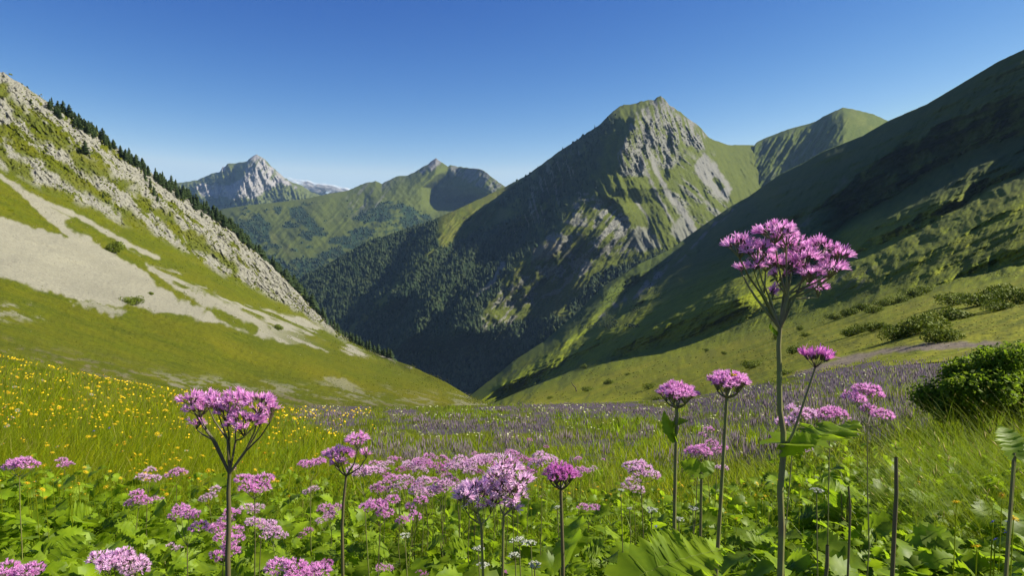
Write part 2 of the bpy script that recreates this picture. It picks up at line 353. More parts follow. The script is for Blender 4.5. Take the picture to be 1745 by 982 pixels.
def e_masks(X, Y):
    m = {}
    s1 = np.interp(X, [p[0] for p in E_s1], [p[1] for p in E_s1]); s2 = np.interp(X, [p[0] for p in E_s2], [p[1] for p in E_s2])
    top = np.interp(X, [p[0] for p in E_top], [p[1] for p in E_top])
    a = aniso(X, Y, -28, 60, 8); n = fbm(a[0], a[1], 5, 61, .6)
    b = aniso(X, Y, -50, 40, 7); nb = fbm(b[0], b[1], 5, 62, .6)
    rk = streak(X, Y, [(1270, 345), (1235, 372), (1205, 395), (1160, 435), (1120, 470), (1085, 505)], 3, 4, 9, 10, 63) * sstep(-.2, .15, nb)
    rk = np.maximum(rk, .9 * streak(X, Y, [(1140, 470), (1080, 500), (1020, 540)], 3, 3, 9, 12, 64) * sstep(-.1, .2, nb))
    rk = np.maximum(rk, .55 * patch(X, Y, [(1440, 440), (1500, 460), (1480, 490), (1420, 500), (1400, 470)], 12, 16, 16, 65) * sstep(.0, .25, nb))
    rk = np.maximum(rk, .5 * streak(X, Y, [(1440, 310), (1400, 350), (1360, 395), (1330, 420)], 4, 6, 9, 16, 66) * sstep(-.1, .2, nb))
    m['rock'] = rk * .8
    ex = streak(X, Y, [(1250, 690), (1300, 668), (1400, 625), (1500, 600), (1590, 590), (1700, 588)], 5, 3, 4, 20, 67)
    m['extra'] = ex * .75
    lowz = sstep(0, 30, Y - s2)
    m['dry'] = np.clip(.10 + .20 * lowz + .5 * sstep(-.1, .25, fbm(aniso(X, Y, -20, 80, 4)[0], aniso(X, Y, -20, 80, 4)[1], 5, 69, .65)) * lowz + .25 * sstep(0, .5, n) * (1 - lowz), 0, .6)
    sh = fbm(X / 22, Y / 12, 4, 68)
    m['wood'] = np.clip(.72 * (1 - sstep(-90, -20, Y - s1)) + .22 * sstep(.15, .4, sh + .3 * n) * sstep(-40, 20, Y - s1) + .6 * sstep(.1, .35, nb) * sstep(1150, 850, X), 0, .8)  # first term paints the upper slope's shade into its colour
    m['lowz'] = lowz
    return m
E_ribs = [([(1745, 262), (1676, 246), (1608, 276), (1528, 322), (1465, 358), (1420, 402), (1380, 440)][1:], .0, 60, 60)]
def e_disp(X, Y, m):
    top = np.interp(X, [p[0] for p in E_top], [p[1] for p in E_top])
    g = sstep(0, 35, Y - top)
    # shoulders that run down to the left: bright treads between steep risers
    d = 0
    for ln, A, wt, wr in (([(1900, 190), (1745, 225), (1676, 250), (1608, 282), (1528, 326), (1465, 362), (1420, 402), (1380, 430)], .30, 62, 70),
                     ([(1900, 240), (1745, 292), (1653, 342), (1586, 378), (1528, 408), (1465, 432), (1380, 470), (1300, 500)], .26, 50, 45),
                     ([(1900, 415), (1745, 452), (1650, 474), (1590, 494), (1540, 506)], .09, 26, 30),
                     ([(1280, 335), (1240, 370), (1180, 415), (1100, 475), (1020, 545), (960, 600)], .10, 26, 40)):
        l = np.array(ln, float)[::-1] if ln[0][0] > ln[-1][0] else np.array(ln, float)
        cy = np.interp(X, l[:, 0], l[:, 1]); dy = Y - cy + 11 * fbm(X / 45, Y / 45, 4, 70)
        fx = sstep(l[0, 0] - 50, l[0, 0] + 70, X) * (1 - sstep(l[-1, 0] - 10, l[-1, 0] + 60, X) * (l[-1, 0] < 1700))
        d = d + A * fx * np.where(dy > 0, np.clip(1 - dy / wt, 0, 1), np.clip(1 + dy / wr, 0, 1))
    a = aniso(X, Y, -24, 100, 16); b = aniso(X, Y, -55, 60, 16)
    d = d + g * (.045 * fbm(a[0], a[1], 5, 71, .5) * (1 - .45 * m['lowz']) + .018 * fbm(b[0], b[1], 5, 72, .6) * (1 - m['lowz'] * .9))
    c = aniso(X, Y, -22, 34, 8); d = d + g * m['lowz'] * .010 * fbm(c[0] / 1.6, c[1], 4, 73)
    nr = sstep(4, 40, edge_y(X) - Y)
    return d * nr
def e_z(V, X, Y, m):
    e = np.clip((edge_y(X) - Y) / 20, 0, 1)
    return V[..., 1] * .0004 * fbm(X / 8, Y / 8, 4, 75) * e
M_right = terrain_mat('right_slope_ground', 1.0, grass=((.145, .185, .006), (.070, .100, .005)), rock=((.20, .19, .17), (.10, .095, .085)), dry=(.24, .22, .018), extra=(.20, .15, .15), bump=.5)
LE = layer('shaded_mountain_slope', 780, 2300, [E_bot, E_lo, E_s2, E_s1, E_up, E_top], M_right, (), e_disp, e_z, e_masks)

# ------------------------------------------------------------------ the central peak
C_top = [(430, 540, 2900), (500, 482, 2900), (520, 469, 2900), (560, 449, 2950), (620, 415, 3000), (680, 394, 3050), (740, 374, 3150), (800, 347, 3300), (862, 318, 3500), (900, 297, 3500), (950, 260, 3450), (985, 237, 3420), (1000, 226, 3400), (1020, 214, 3380),
         (1042, 192, 3360), (1057, 180, 3350), (1085, 175, 3330), (1105, 170, 3310), (1118, 168, 3300), (1127, 164, 3300), (1134, 171, 3300), (1140, 179, 3300), (1160, 190, 3300), (1175, 204, 3320), (1190, 213, 3340), (1210, 236, 3450), (1240, 247, 3700), (1292, 247, 4000), (1302, 330, 3900), (1360, 400, 3800)]
C_m = [(430, 580, 2700), (520, 520, 2700), (620, 480, 2720), (740, 440, 2800), (862, 390, 2950), (950, 350, 2880), (1057, 300, 2800), (1127, 290, 2800), (1200, 310, 2950), (1284, 330, 3350), (1360, 420, 3300)]
C_l = [(430, 620, 2550), (520, 580, 2500), (620, 560, 2480), (740, 540, 2480), (862, 500, 2500), (950, 460, 2450), (1057, 430, 2400), (1127, 420, 2400), (1200, 410, 2550), (1284, 400, 2800), (1360, 440, 2800)]
C_bot = [(430, 680, 2350), (520, 680, 2300), (620, 690, 2250), (740, 720, 2180), (862, 740, 2050), (950, 690, 2000), (1057, 610, 2050), (1127, 570, 2150), (1200, 500, 2350), (1284, 440, 2600), (1360, 460, 2600)]
C_ribs = [([(1061, 179), (1040, 224), (1024, 252), (1022, 321), (983, 346), (965, 391), (902, 435), (873, 456), (830, 495), (800, 530), (770, 600)], .135, 105, 150),
          ([(962, 255), (942, 290), (922, 315), (895, 350), (862, 385), (800, 440), (740, 500), (672, 608)], .085, 44, 50),
          ([(815, 340), (785, 355), (752, 378), (738, 420), (700, 475), (640, 540)], .075, 50, 95),
          ([(1088, 185), (1072, 230), (1062, 262), (1056, 290)], .040, 16, 40),
          ([(1120, 190), (1105, 240), (1096, 290), (1085, 320)], .02, 14, 30),
          ([(1148, 205), (1150, 250), (1145, 300), (1128, 330)], .025, 16, 34),
          ([(1176, 215), (1180, 245), (1160, 285), (1140, 310)], .02, 12, 30),
          ([(1200, 240), (1215, 280), (1240, 330), (1262, 350)], .015, 14, 40),
          ([(1034, 330), (1060, 350), (1075, 380), (1080, 410)], .02, 14, 30),
          ([(1040, 390), (1010, 430), (990, 470), (960, 520)], .03, 26, 60),
          ([(960, 520), (930, 570), (880, 620)], .03, 30, 60)]
def c_masks(X, Y):
    m = {}
    a = aniso(X, Y, 74, 40, 3.0); nv = fbm(a[0], a[1], 5, 81, .65)
    b = aniso(X, Y, 40, 46, 5); nd = fbm(b[0], b[1], 5, 82, .6)
    c = aniso(X, Y, -48, 30, 5); nl = fbm(c[0], c[1], 5, 83, .6)
    nn = fbm(X / 14, Y / 14, 5, 84, .6)
    r = patch(X, Y, [(1098, 180), (1127, 160), (1150, 180), (1205, 225), (1200, 255), (1165, 250), (1145, 290), (1110, 285), (1090, 300), (1062, 295), (1052, 285), (1068, 240), (1088, 190)], 5, 12, 14, 85) * sstep(-.12, .05, nv + .5 * nn + .05)
    r = np.maximum(r, patch(X, Y, [(1075, 210), (1105, 225), (1100, 300), (1060, 298), (1052, 270)], 3, 6, 10, 86) * sstep(-.2, .0, nv + .12))
    r = np.maximum(r, patch(X, Y, [(1020, 340), (1060, 365), (1085, 395), (1075, 430), (1020, 440), (995, 450), (1005, 400)], 4, 12, 14, 87) * sstep(-.12, .06, nl))
    r = np.maximum(r, .85 * patch(X, Y, [(985, 330), (1030, 335), (1010, 380), (970, 420), (900, 455), (940, 400)], 5, 14, 14, 88) * sstep(.0, .12, nn))
    r = np.maximum(r, .85 * patch(X, Y, [(975, 425), (1000, 440), (985, 475), (930, 480), (880, 540), (845, 580), (815, 560), (850, 500), (900, 460)], 6, 18, 14, 89) * sstep(-.05, .10, nn + .6 * nl))
    r = np.maximum(r, .9 * streak(X, Y, [(858, 452), (835, 485), (812, 505)], 3.5, 2, 6, 8, 90))
    r = np.maximum(r, .8 * patch(X, Y, [(1130, 260), (1215, 265), (1255, 345), (1200, 400), (1150, 350)], 10, 20, 20, 92) * sstep(.12, .28, nd + .15 * nn))
    r = np.maximum(r, .7 * patch(X, Y, [(935, 270), (985, 260), (960, 330), (925, 380), (870, 400), (900, 340)], 8, 14, 14, 93) * sstep(.08, .3, nv))
    s = patch(X, Y, [(1200, 262), (1222, 285), (1248, 322), (1240, 345), (1215, 330), (1190, 300), (1183, 285)], 2, 5, 10, 94)
    s *= 1 - patch(X, Y, [(1218, 300), (1236, 318), (1228, 326), (1214, 306)], 1, 2, 6, 95)
    for ln, w in (([(1112, 268), (1118, 290), (1135, 325), (1150, 345), (1170, 375), (1185, 398)], 4), ([(1133, 325), (1160, 355), (1182, 392)], 6), ([(1100, 290), (1112, 315), (1130, 350), (1150, 385)], 2), ([(1085, 345), (1105, 372), (1107, 400)], 1.6),
                  ([(1190, 330), (1215, 355), (1240, 372)], 1.5)):
        s = np.maximum(s, streak(X, Y, ln, w, 1.5, 3, 8, 96))
    s = np.maximum(s, patch(X, Y, [(1085, 385), (1105, 390), (1125, 420), (1090, 430), (1068, 420)], 3, 8, 9, 97) * .75)
    s = np.maximum(s, patch(X, Y, [(1160, 365), (1188, 398), (1165, 412), (1140, 400)], 3, 6, 9, 98) * .8)
    s = np.maximum(s, patch(X, Y, [(1000, 438), (1010, 455), (985, 475), (988, 455)], 2, 3, 7, 99) * .95)
    s = np.maximum(s, patch(X, Y, [(968, 447), (985, 450), (975, 462)], 2, 3, 7, 100) * .8)
    s = np.maximum(s, streak(X, Y, [(975, 470), (955, 495), (925, 505)], 3, 2, 4, 7, 101) * .7)
    m['scree'] = s; m['rock'] = r * (1 - s)
    w = patch(X, Y, [(430, 440), (520, 462), (620, 405), (742, 368), (745, 400), (735, 432), (800, 405), (870, 372), (905, 385), (895, 440), (840, 500), (820, 560), (960, 540), (1010, 470), (1080, 450), (1130, 430), (1140, 480), (1000, 640), (860, 760), (430, 760)], 5, 16, 20, 102)
    w *= 1 - .9 * streak(X, Y, [(735, 432), (700, 460), (660, 505), (620, 545), (590, 570)], 3, 4, 9, 14, 103)
    w *= 1 - .8 * patch(X, Y, [(900, 400), (930, 395), (925, 420), (890, 440)], 4, 5, 9, 104)
    lf_shade = patch(X, Y, [(1046, 190), (1036, 235), (1022, 260), (1018, 320), (975, 345), (958, 395), (900, 440), (870, 410), (880, 360), (850, 350), (872, 318), (900, 300), (960, 256), (1012, 218)], 8, 12, 20, 106) * sstep(-.7, -.1, nn + .4 * nv)
    w = np.maximum(w, .72 * lf_shade)  # shade of the left face, painted into the wood mask as darker ground
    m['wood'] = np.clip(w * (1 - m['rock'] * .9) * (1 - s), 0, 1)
    m['dry'] = np.clip(.25 + .45 * sstep(-.2, .4, nn) * (X < 1000), 0, .6)
    m['extra'] = .4 * patch(X, Y, [(910, 425), (955, 405), (960, 425), (905, 450)], 6, 8, 10, 105)
    return m
def c_disp(X, Y, m):
    top = np.interp(X, [p[0] for p in C_top], [p[1] for p in C_top])
    g = sstep(0, 22, Y - top)
    a = aniso(X, Y, 66, 90, 16); b = aniso(X, Y, 62, 26, 6); c = aniso(X, Y, -50, 50, 14); e = aniso(X, Y, -48, 22, 6)
    left = sstep(1040, 960, X - (Y - 300) * -.35)
    left = np.maximum(left, sstep(320, 370, Y) * sstep(1120, 1060, X))
    rt = 1 - left
    d = rt * (.010 * fbm(a[0], a[1], 5, 111, .55, True) + .004 * fbm(b[0], b[1], 4, 112, .6, True)) + left * (.009 * fbm(c[0], c[1], 5, 113, .5, True) + .004 * fbm(e[0], e[1], 4, 114, .6))
    d = d + m['rock'] * (.009 * fbm(b[0] * 1.6, b[1] * 1.8, 4, 115, .6, True) * rt + .004 * fbm(X / 6, Y / 6, 4, 117, .65) )
    return -d * g
def c_z(V, X, Y, m):
    pk = np.exp(-((X - 1140) / 70) ** 2)
    return V[..., 1] * (.0010 + .0022 * pk * np.exp(-np.clip(Y - 160, 0, None) / 60)) * fbm(X / 7, Y / 7, 4, 118, .6)
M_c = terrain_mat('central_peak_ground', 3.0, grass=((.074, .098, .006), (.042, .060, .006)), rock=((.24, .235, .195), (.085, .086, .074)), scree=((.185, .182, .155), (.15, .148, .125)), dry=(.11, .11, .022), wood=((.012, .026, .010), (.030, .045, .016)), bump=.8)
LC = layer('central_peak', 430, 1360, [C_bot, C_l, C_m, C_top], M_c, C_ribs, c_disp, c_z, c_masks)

# ------------------------------------------------------------------ green summit behind, right
D_top = [(1240, 380, 3560), (1256, 335, 3660), (1268, 300, 3760), (1279, 262, 3850), (1287, 245, 3900), (1293, 240, 3930), (1312, 232, 3950), (1340, 221, 3960), (1390, 207, 3980), (1402, 199, 3990), (1425, 188, 4000), (1437, 183, 4000), (1455, 186, 4020), (1490, 195, 4050), (1513, 206, 4080), (1560, 232, 4100), (1640, 260, 4100)]
D_bot = [(1250, 420, 3300), (1300, 410, 3100), (1400, 390, 3000), (1500, 350, 3000), (1640, 340, 3000)]
def d_masks(X, Y):
    a = aniso(X, Y, -60, 20, 4); n = fbm(a[0], a[1], 4, 121); q = fbm(X / 16, Y / 16, 4, 122)
    return {'rock': .3 * sstep(.15, .4, n) * sstep(1430, 1380, X), 'dry': np.clip(.15 + .4 * sstep(1420, 1450, X) * sstep(-.3, .4, q), 0, .6), 'wood': .3 * sstep(.0, .4, q) * sstep(1440, 1400, X)}
def d_disp(X, Y, m):
    top = np.interp(X, [p[0] for p in D_top], [p[1] for p in D_top]); g = sstep(0, 14, Y - top)
    a = aniso(X, Y, -58, 60, 10); return -g * (.016 * fbm(a[0], a[1], 4, 123, .6, True) * sstep(1470, 1400, X) + .003 * fbm(X / 12, Y / 12, 4, 124))
D_ribs = [([(1437, 183), (1443, 205), (1432, 232), (1420, 262), (1410, 300)], .045, 60, 80)]
M_d = terrain_mat('green_summit_ground', 4.0, grass=((.065, .092, .007), (.045, .065, .006)), rock=((.16, .17, .14), (.12, .13, .10)), dry=(.14, .155, .025), bump=.6)
LD_ = layer('green_summit', 1240, 1640, [D_bot, D_top], M_d, D_ribs, d_disp, lambda V, X, Y, m: V[..., 1] * .0006 * fbm(X / 6, Y / 6, 3, 125), d_masks)

# ------------------------------------------------------------------ middle distance mountain and pastures
B_top = [(330, 372, 5600), (380, 356, 5600), (420, 350, 5600), (470, 345, 5700), (520, 339, 5800), (560, 330, 5950), (592, 325, 6100), (610, 317, 6200), (623, 312, 6250), (640, 309, 6300), (651, 313, 6300), (666, 305, 6350), (680, 299, 6400), (695, 299, 6400),
         (708, 292, 6420), (719, 285, 6440), (724, 282, 6440), (730, 279, 6450), (737, 273, 6450), (743, 269, 6450), (747, 273, 6450), (756, 279, 6450), (763, 284, 6450), (768, 281, 6450), (781, 284, 6450), (800, 286, 6450), (816, 288, 6450), (826, 292, 6450), (836, 300, 6450), (848, 309, 6430), (862, 319, 6400), (900, 350, 6400), (960, 400, 6400)]
B_m = [(330, 420, 5000), (420, 400, 5000), (500, 395, 5050), (592, 370, 5300), (700, 350, 5700), (780, 350, 5750), (862, 370, 5700), (960, 430, 5700)]
B_l = [(330, 460, 4600), (420, 450, 4500), (500, 445, 4450), (592, 430, 4600), (700, 410, 4900), (780, 400, 5000), (862, 420, 5000), (960, 460, 5000)]
B_bot = [(330, 540, 4000), (420, 540, 3900), (500, 530, 3850), (592, 500, 3900), (700, 470, 4100), (780, 460, 4200), (862, 470, 4300), (960, 500, 4300)]
B_ribs = [([(763, 284), (748, 300), (738, 312), (722, 330), (700, 350)], -.0, 30, 30),
          ([(745, 272), (705, 320), (690, 345), (640, 400)], .028, 40, 60), ([(690, 297), (665, 330), (640, 355), (620, 385)], .022, 30, 40), ([(640, 310), (640, 340), (615, 380)], .015, 20, 40),
          ([(560, 332), (520, 380), (500, 430)], .012, 40, 60)]
def b_masks(X, Y):
    q = fbm(X / 26, Y / 12, 5, 131, .6); a = aniso(X, Y, -50, 30, 4); n = fbm(a[0], a[1], 5, 132)
    w = sstep(.02, .08, q + sstep(360, 470, Y) * .55 - .22 + .25 * (X > 660) * sstep(350, 400, Y))
    w = np.maximum(w, patch(X, Y, [(490, 350), (512, 352), (560, 398), (548, 404), (510, 380), (492, 365)], 2, 5, 8, 133))
    w = np.maximum(w, patch(X, Y, [(400, 378), (450, 372), (470, 392), (440, 420), (470, 470), (400, 480), (380, 400)], 4, 12, 12, 134))
    w = np.maximum(w, patch(X, Y, [(640, 350), (700, 345), (720, 380), (660, 440), (560, 490), (480, 480), (540, 430), (600, 420)], 4, 16, 14, 135) * sstep(-.35, -.1, q))
    w *= sstep(-6, 6, Y - np.interp(X, [380, 470, 592, 700, 780, 870], [356, 352, 348, 345, 350, 360]) + 14 * q)
    for py in ([(560, 370), (590, 365), (575, 385), (600, 400), (575, 405), (545, 385)], [(455, 385), (500, 400), (520, 425), (560, 420), (545, 435), (500, 425), (460, 415)], [(470, 425), (530, 430), (520, 440), (495, 445), (505, 460), (480, 440)], [(635, 400), (690, 390), (670, 405), (630, 412)]):
        w *= 1 - .95 * patch(X, Y, py, 3, 9, 12, 136)
    r = patch(X, Y, [(728, 280), (743, 266), (752, 278), (735, 292)], 2, 2, 5, 137) + patch(X, Y, [(715, 292), (724, 283), (732, 286), (720, 296)], 2, 3, 5, 138) * sstep(-.3, .1, n)
    r = r + .75 * patch(X, Y, [(764, 282), (830, 290), (862, 318), (840, 330), (800, 310), (770, 300)], 3, 8, 8, 139) * sstep(-.35, .1, n) + .5 * patch(X, Y, [(615, 315), (700, 300), (650, 350), (600, 370), (590, 345)], 8, 14, 12, 140) * sstep(.05, .25, n)
    r = np.clip(r, 0, 1)
    return {'rock': r, 'wood': w * (1 - r), 'dry': np.clip(.25 + .5 * sstep(0, .4, q) * sstep(600, 520, X), 0, .6)}
def b_disp(X, Y, m):
    top = np.interp(X, [p[0] for p in B_top], [p[1] for p in B_top]); g = sstep(0, 14, Y - top)
    a = aniso(X, Y, -48, 60, 14); b = aniso(X, Y, 50, 30, 9)
    # deep shaded bowl under the right-hand crest: its wall faces away from the sun
    cx = np.interp(Y, [283, 300, 320, 345, 360], [768, 745, 722, 725, 730]); dx = X - cx
    bowl = .15 * sstep(0, 1, np.clip(dx / 115, 0, 1)) * (1 - sstep(330, 352, Y)) * sstep(-2, 6, dx)
    cl = .11 * np.clip((Y - 286) / 46, 0, 1) * (1 - sstep(342, 368, Y)) * sstep(-6, 20, dx) * (X < 900)
    return -bowl + cl - g * (.005 * fbm(a[0], a[1], 5, 141, .5, True) + .004 * fbm(b[0], b[1], 4, 142) + .003 * m['wood'] * fbm(X / 3, Y / 2.5, 2, 143) + .008 * m['rock'] * fbm(X / 6, Y / 6, 4, 144))
M_b = terrain_mat('pasture_hills_ground', 6.0, grass=((.062, .085, .008), (.045, .064, .007)), rock=((.20, .195, .19), (.10, .10, .095)), dry=(.11, .11, .025), wood=((.010, .026, .012), (.025, .045, .018)), bump=.6)
LB = layer('pasture_hills', 330, 960, [B_bot, B_l, B_m, B_top], M_b, B_ribs, b_disp, lambda V, X, Y, m: V[..., 1] * .0009 * fbm(X / 5, Y / 5, 3, 145) * (X > 600), b_masks)

# ------------------------------------------------------------------ far rocky peak
A_top = [(250, 318, 9200), (300, 312, 9200), (335, 307, 9200), (345, 303, 9200), (352, 300, 9200), (362, 295, 9200), (375, 293, 9200), (379, 285, 9200), (383, 285, 9200), (388, 279, 9200), (400, 278, 9200), (414, 276, 9200), (421, 275, 9200), (427, 268, 9200), (437, 263, 9200), (448, 269, 9200), (455, 275, 9200), (462, 283, 9200), (475, 294, 9200), (485, 303, 9200), (500, 312, 9200), (515, 316, 9200), (530, 327, 9200),
         (545, 332, 9200), (560, 336, 9200), (590, 345, 9200), (660, 365, 9200)]
A_m = [(250, 350, 8600), (340, 335, 8600), (437, 318, 8600), (520, 338, 8600), (590, 362, 8600), (660, 380, 8600)]
A_bot = [(250, 420, 7700), (340, 410, 7700), (437, 405, 7700), (520, 400, 7700), (660, 410, 7700)]
def a_masks(X, Y):
    a = aniso(X, Y, -60, 26, 4); n = fbm(a[0], a[1], 5, 151, .6); q = fbm(X / 10, Y / 6, 4, 152)
    r = patch(X, Y, [(421, 272), (437, 262), (462, 283), (478, 300), (505, 320), (480, 312), (465, 318), (440, 335), (400, 340), (345, 334), (333, 318), (345, 312), (385, 318), (408, 308), (418, 300)], 2, 6, 8, 153)
    r = np.maximum(r * sstep(-.55, -.15, n), patch(X, Y, [(378, 283), (385, 284), (383, 292), (376, 292)], 1, 1, 4, 154))
    r = np.maximum(r, .8 * patch(X, Y, [(470, 292), (485, 300), (488, 312), (478, 312)], 2, 3, 5, 155))
    w = sstep(345, 352, Y + 9 * q) * sstep(-.2, .1, fbm(X / 9, Y / 7, 3, 156) + sstep(350, 375, Y) * .5)
    return {'rock': r, 'wood': w, 'dry': .2 + 0 * X}
def a_disp(X, Y, m):
    top = np.interp(X, [p[0] for p in A_top], [p[1] for p in A_top]); g = sstep(0, 8, Y - top)
    a = aniso(X, Y, 72, 26, 7); b = aniso(X, Y, -35, 26, 6)
    return -g * (.014 * fbm(a[0], a[1], 4, 157, .6, True) + .008 * fbm(b[0], b[1], 4, 158, .6, True))
A_ribs = [([(437, 263), (425, 285), (420, 305), (400, 340), (380, 370)], .05, 28, 60), ([(383, 284), (372, 300), (350, 320)], .02, 20, 30), ([(475, 294), (490, 320), (480, 350)], .018, 14, 40)]
M_a = terrain_mat('far_peak_ground', 8.0, grass=((.055, .085, .018), (.04, .062, .016)), rock=((.33, .31, .29), (.17, .165, .16)), wood=((.014, .03, .015), (.03, .05, .02)), bump=.8)
LA = layer('far_rocky_peak', 250, 660, [A_bot, A_m, A_top], M_a, A_ribs, a_disp, lambda V, X, Y, m: V[..., 1] * .0010 * fbm(X / 4, Y / 4, 3, 159), a_masks, step=1.5)

# ------------------------------------------------------------------ valley floor, one sheet out to the horizon
vx = np.linspace(-11000, 11000, 60); vy = np.concatenate([[-900, -300], np.linspace(300, 11800, 60)])
VX, VY = np.meshgrid(vx, vy); VZ = -760 + 30 * fbm(VX / 900, VY / 900, 3, 160)
idx = np.arange(VX.size).reshape(VX.shape)
vo = mesh_np('valley_floor', np.stack([VX, VY, VZ], -1).reshape(-1, 3), np.stack([idx[:-1, :-1], idx[:-1, 1:], idx[1:, 1:], idx[1:, :-1]], -1).reshape(-1, 4), M_b, smooth=True)
vo['kind'] = 'structure'
set_attr(vo.data, 'mk', np.stack([0 * VX, 0 * VX, sstep(-.2, .2, fbm(VX / 500, VY / 500, 4, 161))], -1).reshape(-1, 3)); set_attr(vo.data, 'mk2', np.zeros((VX.size, 3)))

# ------------------------------------------------------------------ haze
hx0, hx1, hy0, hy1, hz0, hz1 = -12000, 12000, -1000, 12000, -800, max(1500, float(LD_.V[..., 2].max()), float(LA.V[..., 2].max())) + 30
hv = np.array([(x, y, z) for z in (hz0, hz1) for y in (hy0, hy1) for x in (hx0, hx1)], float)
hq = np.array([(0, 2, 3, 1), (4, 5, 7, 6), (0, 1, 5, 4), (2, 6, 7, 3), (0, 4, 6, 2), (1, 3, 7, 5)])
hm = bpy.data.materials.new('haze_air'); hm.use_nodes = True; hn = hm.node_tree; hn.nodes.clear()
ho = hn.nodes.new('ShaderNodeOutputMaterial'); hp = hn.nodes.new('ShaderNodeVolumePrincipled')
hp.inputs['Color'].default_value = (.38, .64, 1.0, 1); hp.inputs['Density'].default_value = 2.2e-5; hp.inputs['Anisotropy'].default_value = 0.1
hn.links.new(hp.outputs[0], ho.inputs['Volume'])
haze = mesh_np('haze', hv, hq, hm); tag(haze, kind='stuff')
# ------------------------------------------------------------------ vegetation materials
def veg_mat(name, c1, c2, rough=.7, transl=.0, scale=.8, per_obj=.0, spec=.2):
    m, nt, b = new_mat(name)
    tc = nt.nodes.new('ShaderNodeTexCoord').outputs['Object']
    n = noise(nt, tc, scale, 3, .6)
    c = mixc(nt, mrange(nt, n, .35, .65), c1, c2)
    gi = nt.nodes.new('ShaderNodeNewGeometry')
    v = N(nt, 'ShaderNodeHueSaturation'); nt.links.new(c, v.inputs['Color'])
    nt.links.new(mrange(nt, gi.outputs['Random Per Island'], 0, 1, .72, 1.30), v.inputs['Value'])
    c = v.outputs[0]
    nt.links.new(c, b.inputs['Base Color']); b.inputs['Roughness'].default_value = rough; b.inputs['Specular IOR Level'].default_value = spec
    if transl > 0:
        t = nt.nodes.new('ShaderNodeBsdfTranslucent'); mx = nt.nodes.new('ShaderNodeMixShader'); mx.inputs[0].default_value = transl
        h = N(nt, 'ShaderNodeHueSaturation', Value=1.5); nt.links.new(c, h.inputs['Color']); nt.links.new(h.outputs[0], t.inputs[0])
        nt.links.new(b.outputs[0], mx.inputs[1]); nt.links.new(t.outputs[0], mx.inputs[2])
        nt.links.new(mx.outputs[0], nt.nodes['Material Output'].inputs[0])
    return m
M_needle = veg_mat('conifer_needles', (.020, .040, .010), (.045, .070, .016), .8, scale=.6)
M_wood = veg_mat('far_wood_needles', (.016, .032, .010), (.040, .056, .018), .9, scale=.02)
M_bark = veg_mat('bark', (.09, .07, .05), (.05, .04, .03), .9)
M_bush = veg_mat('bush_leaves', (.10, .135, .008), (.14, .18, .012), .7, .15, .5)
M_bush2 = veg_mat('large_shrub_leaves', (.12, .19, .010), (.19, .26, .014), .6, .5, 1.5)

def bulk(protoV, protoF, pos, scale, rot, tilt=None):
    """repeat one small shape at many places in one mesh: returns V, F"""
    n = len(pos); c, s = np.cos(rot), np.sin(rot)
    pv = protoV[None] * scale.reshape(n, 1, -1)
    x = pv[..., 0] * c[:, None] - pv[..., 1] * s[:, None]; y = pv[..., 0] * s[:, None] + pv[..., 1] * c[:, None]
    V = np.stack([x, y, pv[..., 2]], -1) + pos[:, None]
    F = protoF[None] + (np.arange(n) * len(protoV))[:, None, None]
    return V.reshape(-1, 3), F.reshape(-1, protoF.shape[1])
def cone_proto(k, tiers, r, h, jag=.0, base=.12):
    V = []; T = []
    for t in range(tiers):
        z0 = h * (base + (1 - base) * t / tiers * .92); z1 = min(h, z0 + h * (1 - base) / tiers * 1.9) if t < tiers - 1 else h
        rr = r * (1 - t / tiers) ** .85
        b0 = len(V)
        for i in range(k):
            a = 2 * math.pi * i / k + t * .7; q = rr * (1 + jag * (random.random() - .5) * 2) * (1 if i % 2 else 1 - jag * .8)
            V.append((q * math.cos(a), q * math.sin(a), z0 - (.25 * rr if i % 2 else 0)))
        V.append((0, 0, z1)); ap = len(V) - 1
        for i in range(k): T.append((b0 + i, b0 + (i + 1) % k, ap))
    return np.array(V), np.array(T)

def pick_mask(L, mask, n, seed, cond=None):
    r = np.random.default_rng(seed); m = L.mk[mask] if isinstance(mask, str) else mask
    m = np.clip(m, 0, 1) * (1 if cond is None else cond)
    # equal density in the world: weight by the area each grid cell covers
    p = (m * (L.V[..., 1] / L.V[..., 1].max()) ** 0).ravel(); p = p / p.sum()
    return L.V.reshape(-1, 3)[r.choice(p.size, n, p=p, replace=True)] + np.concatenate([r.normal(0, 2, (n, 2)), np.zeros((n, 1))], 1)
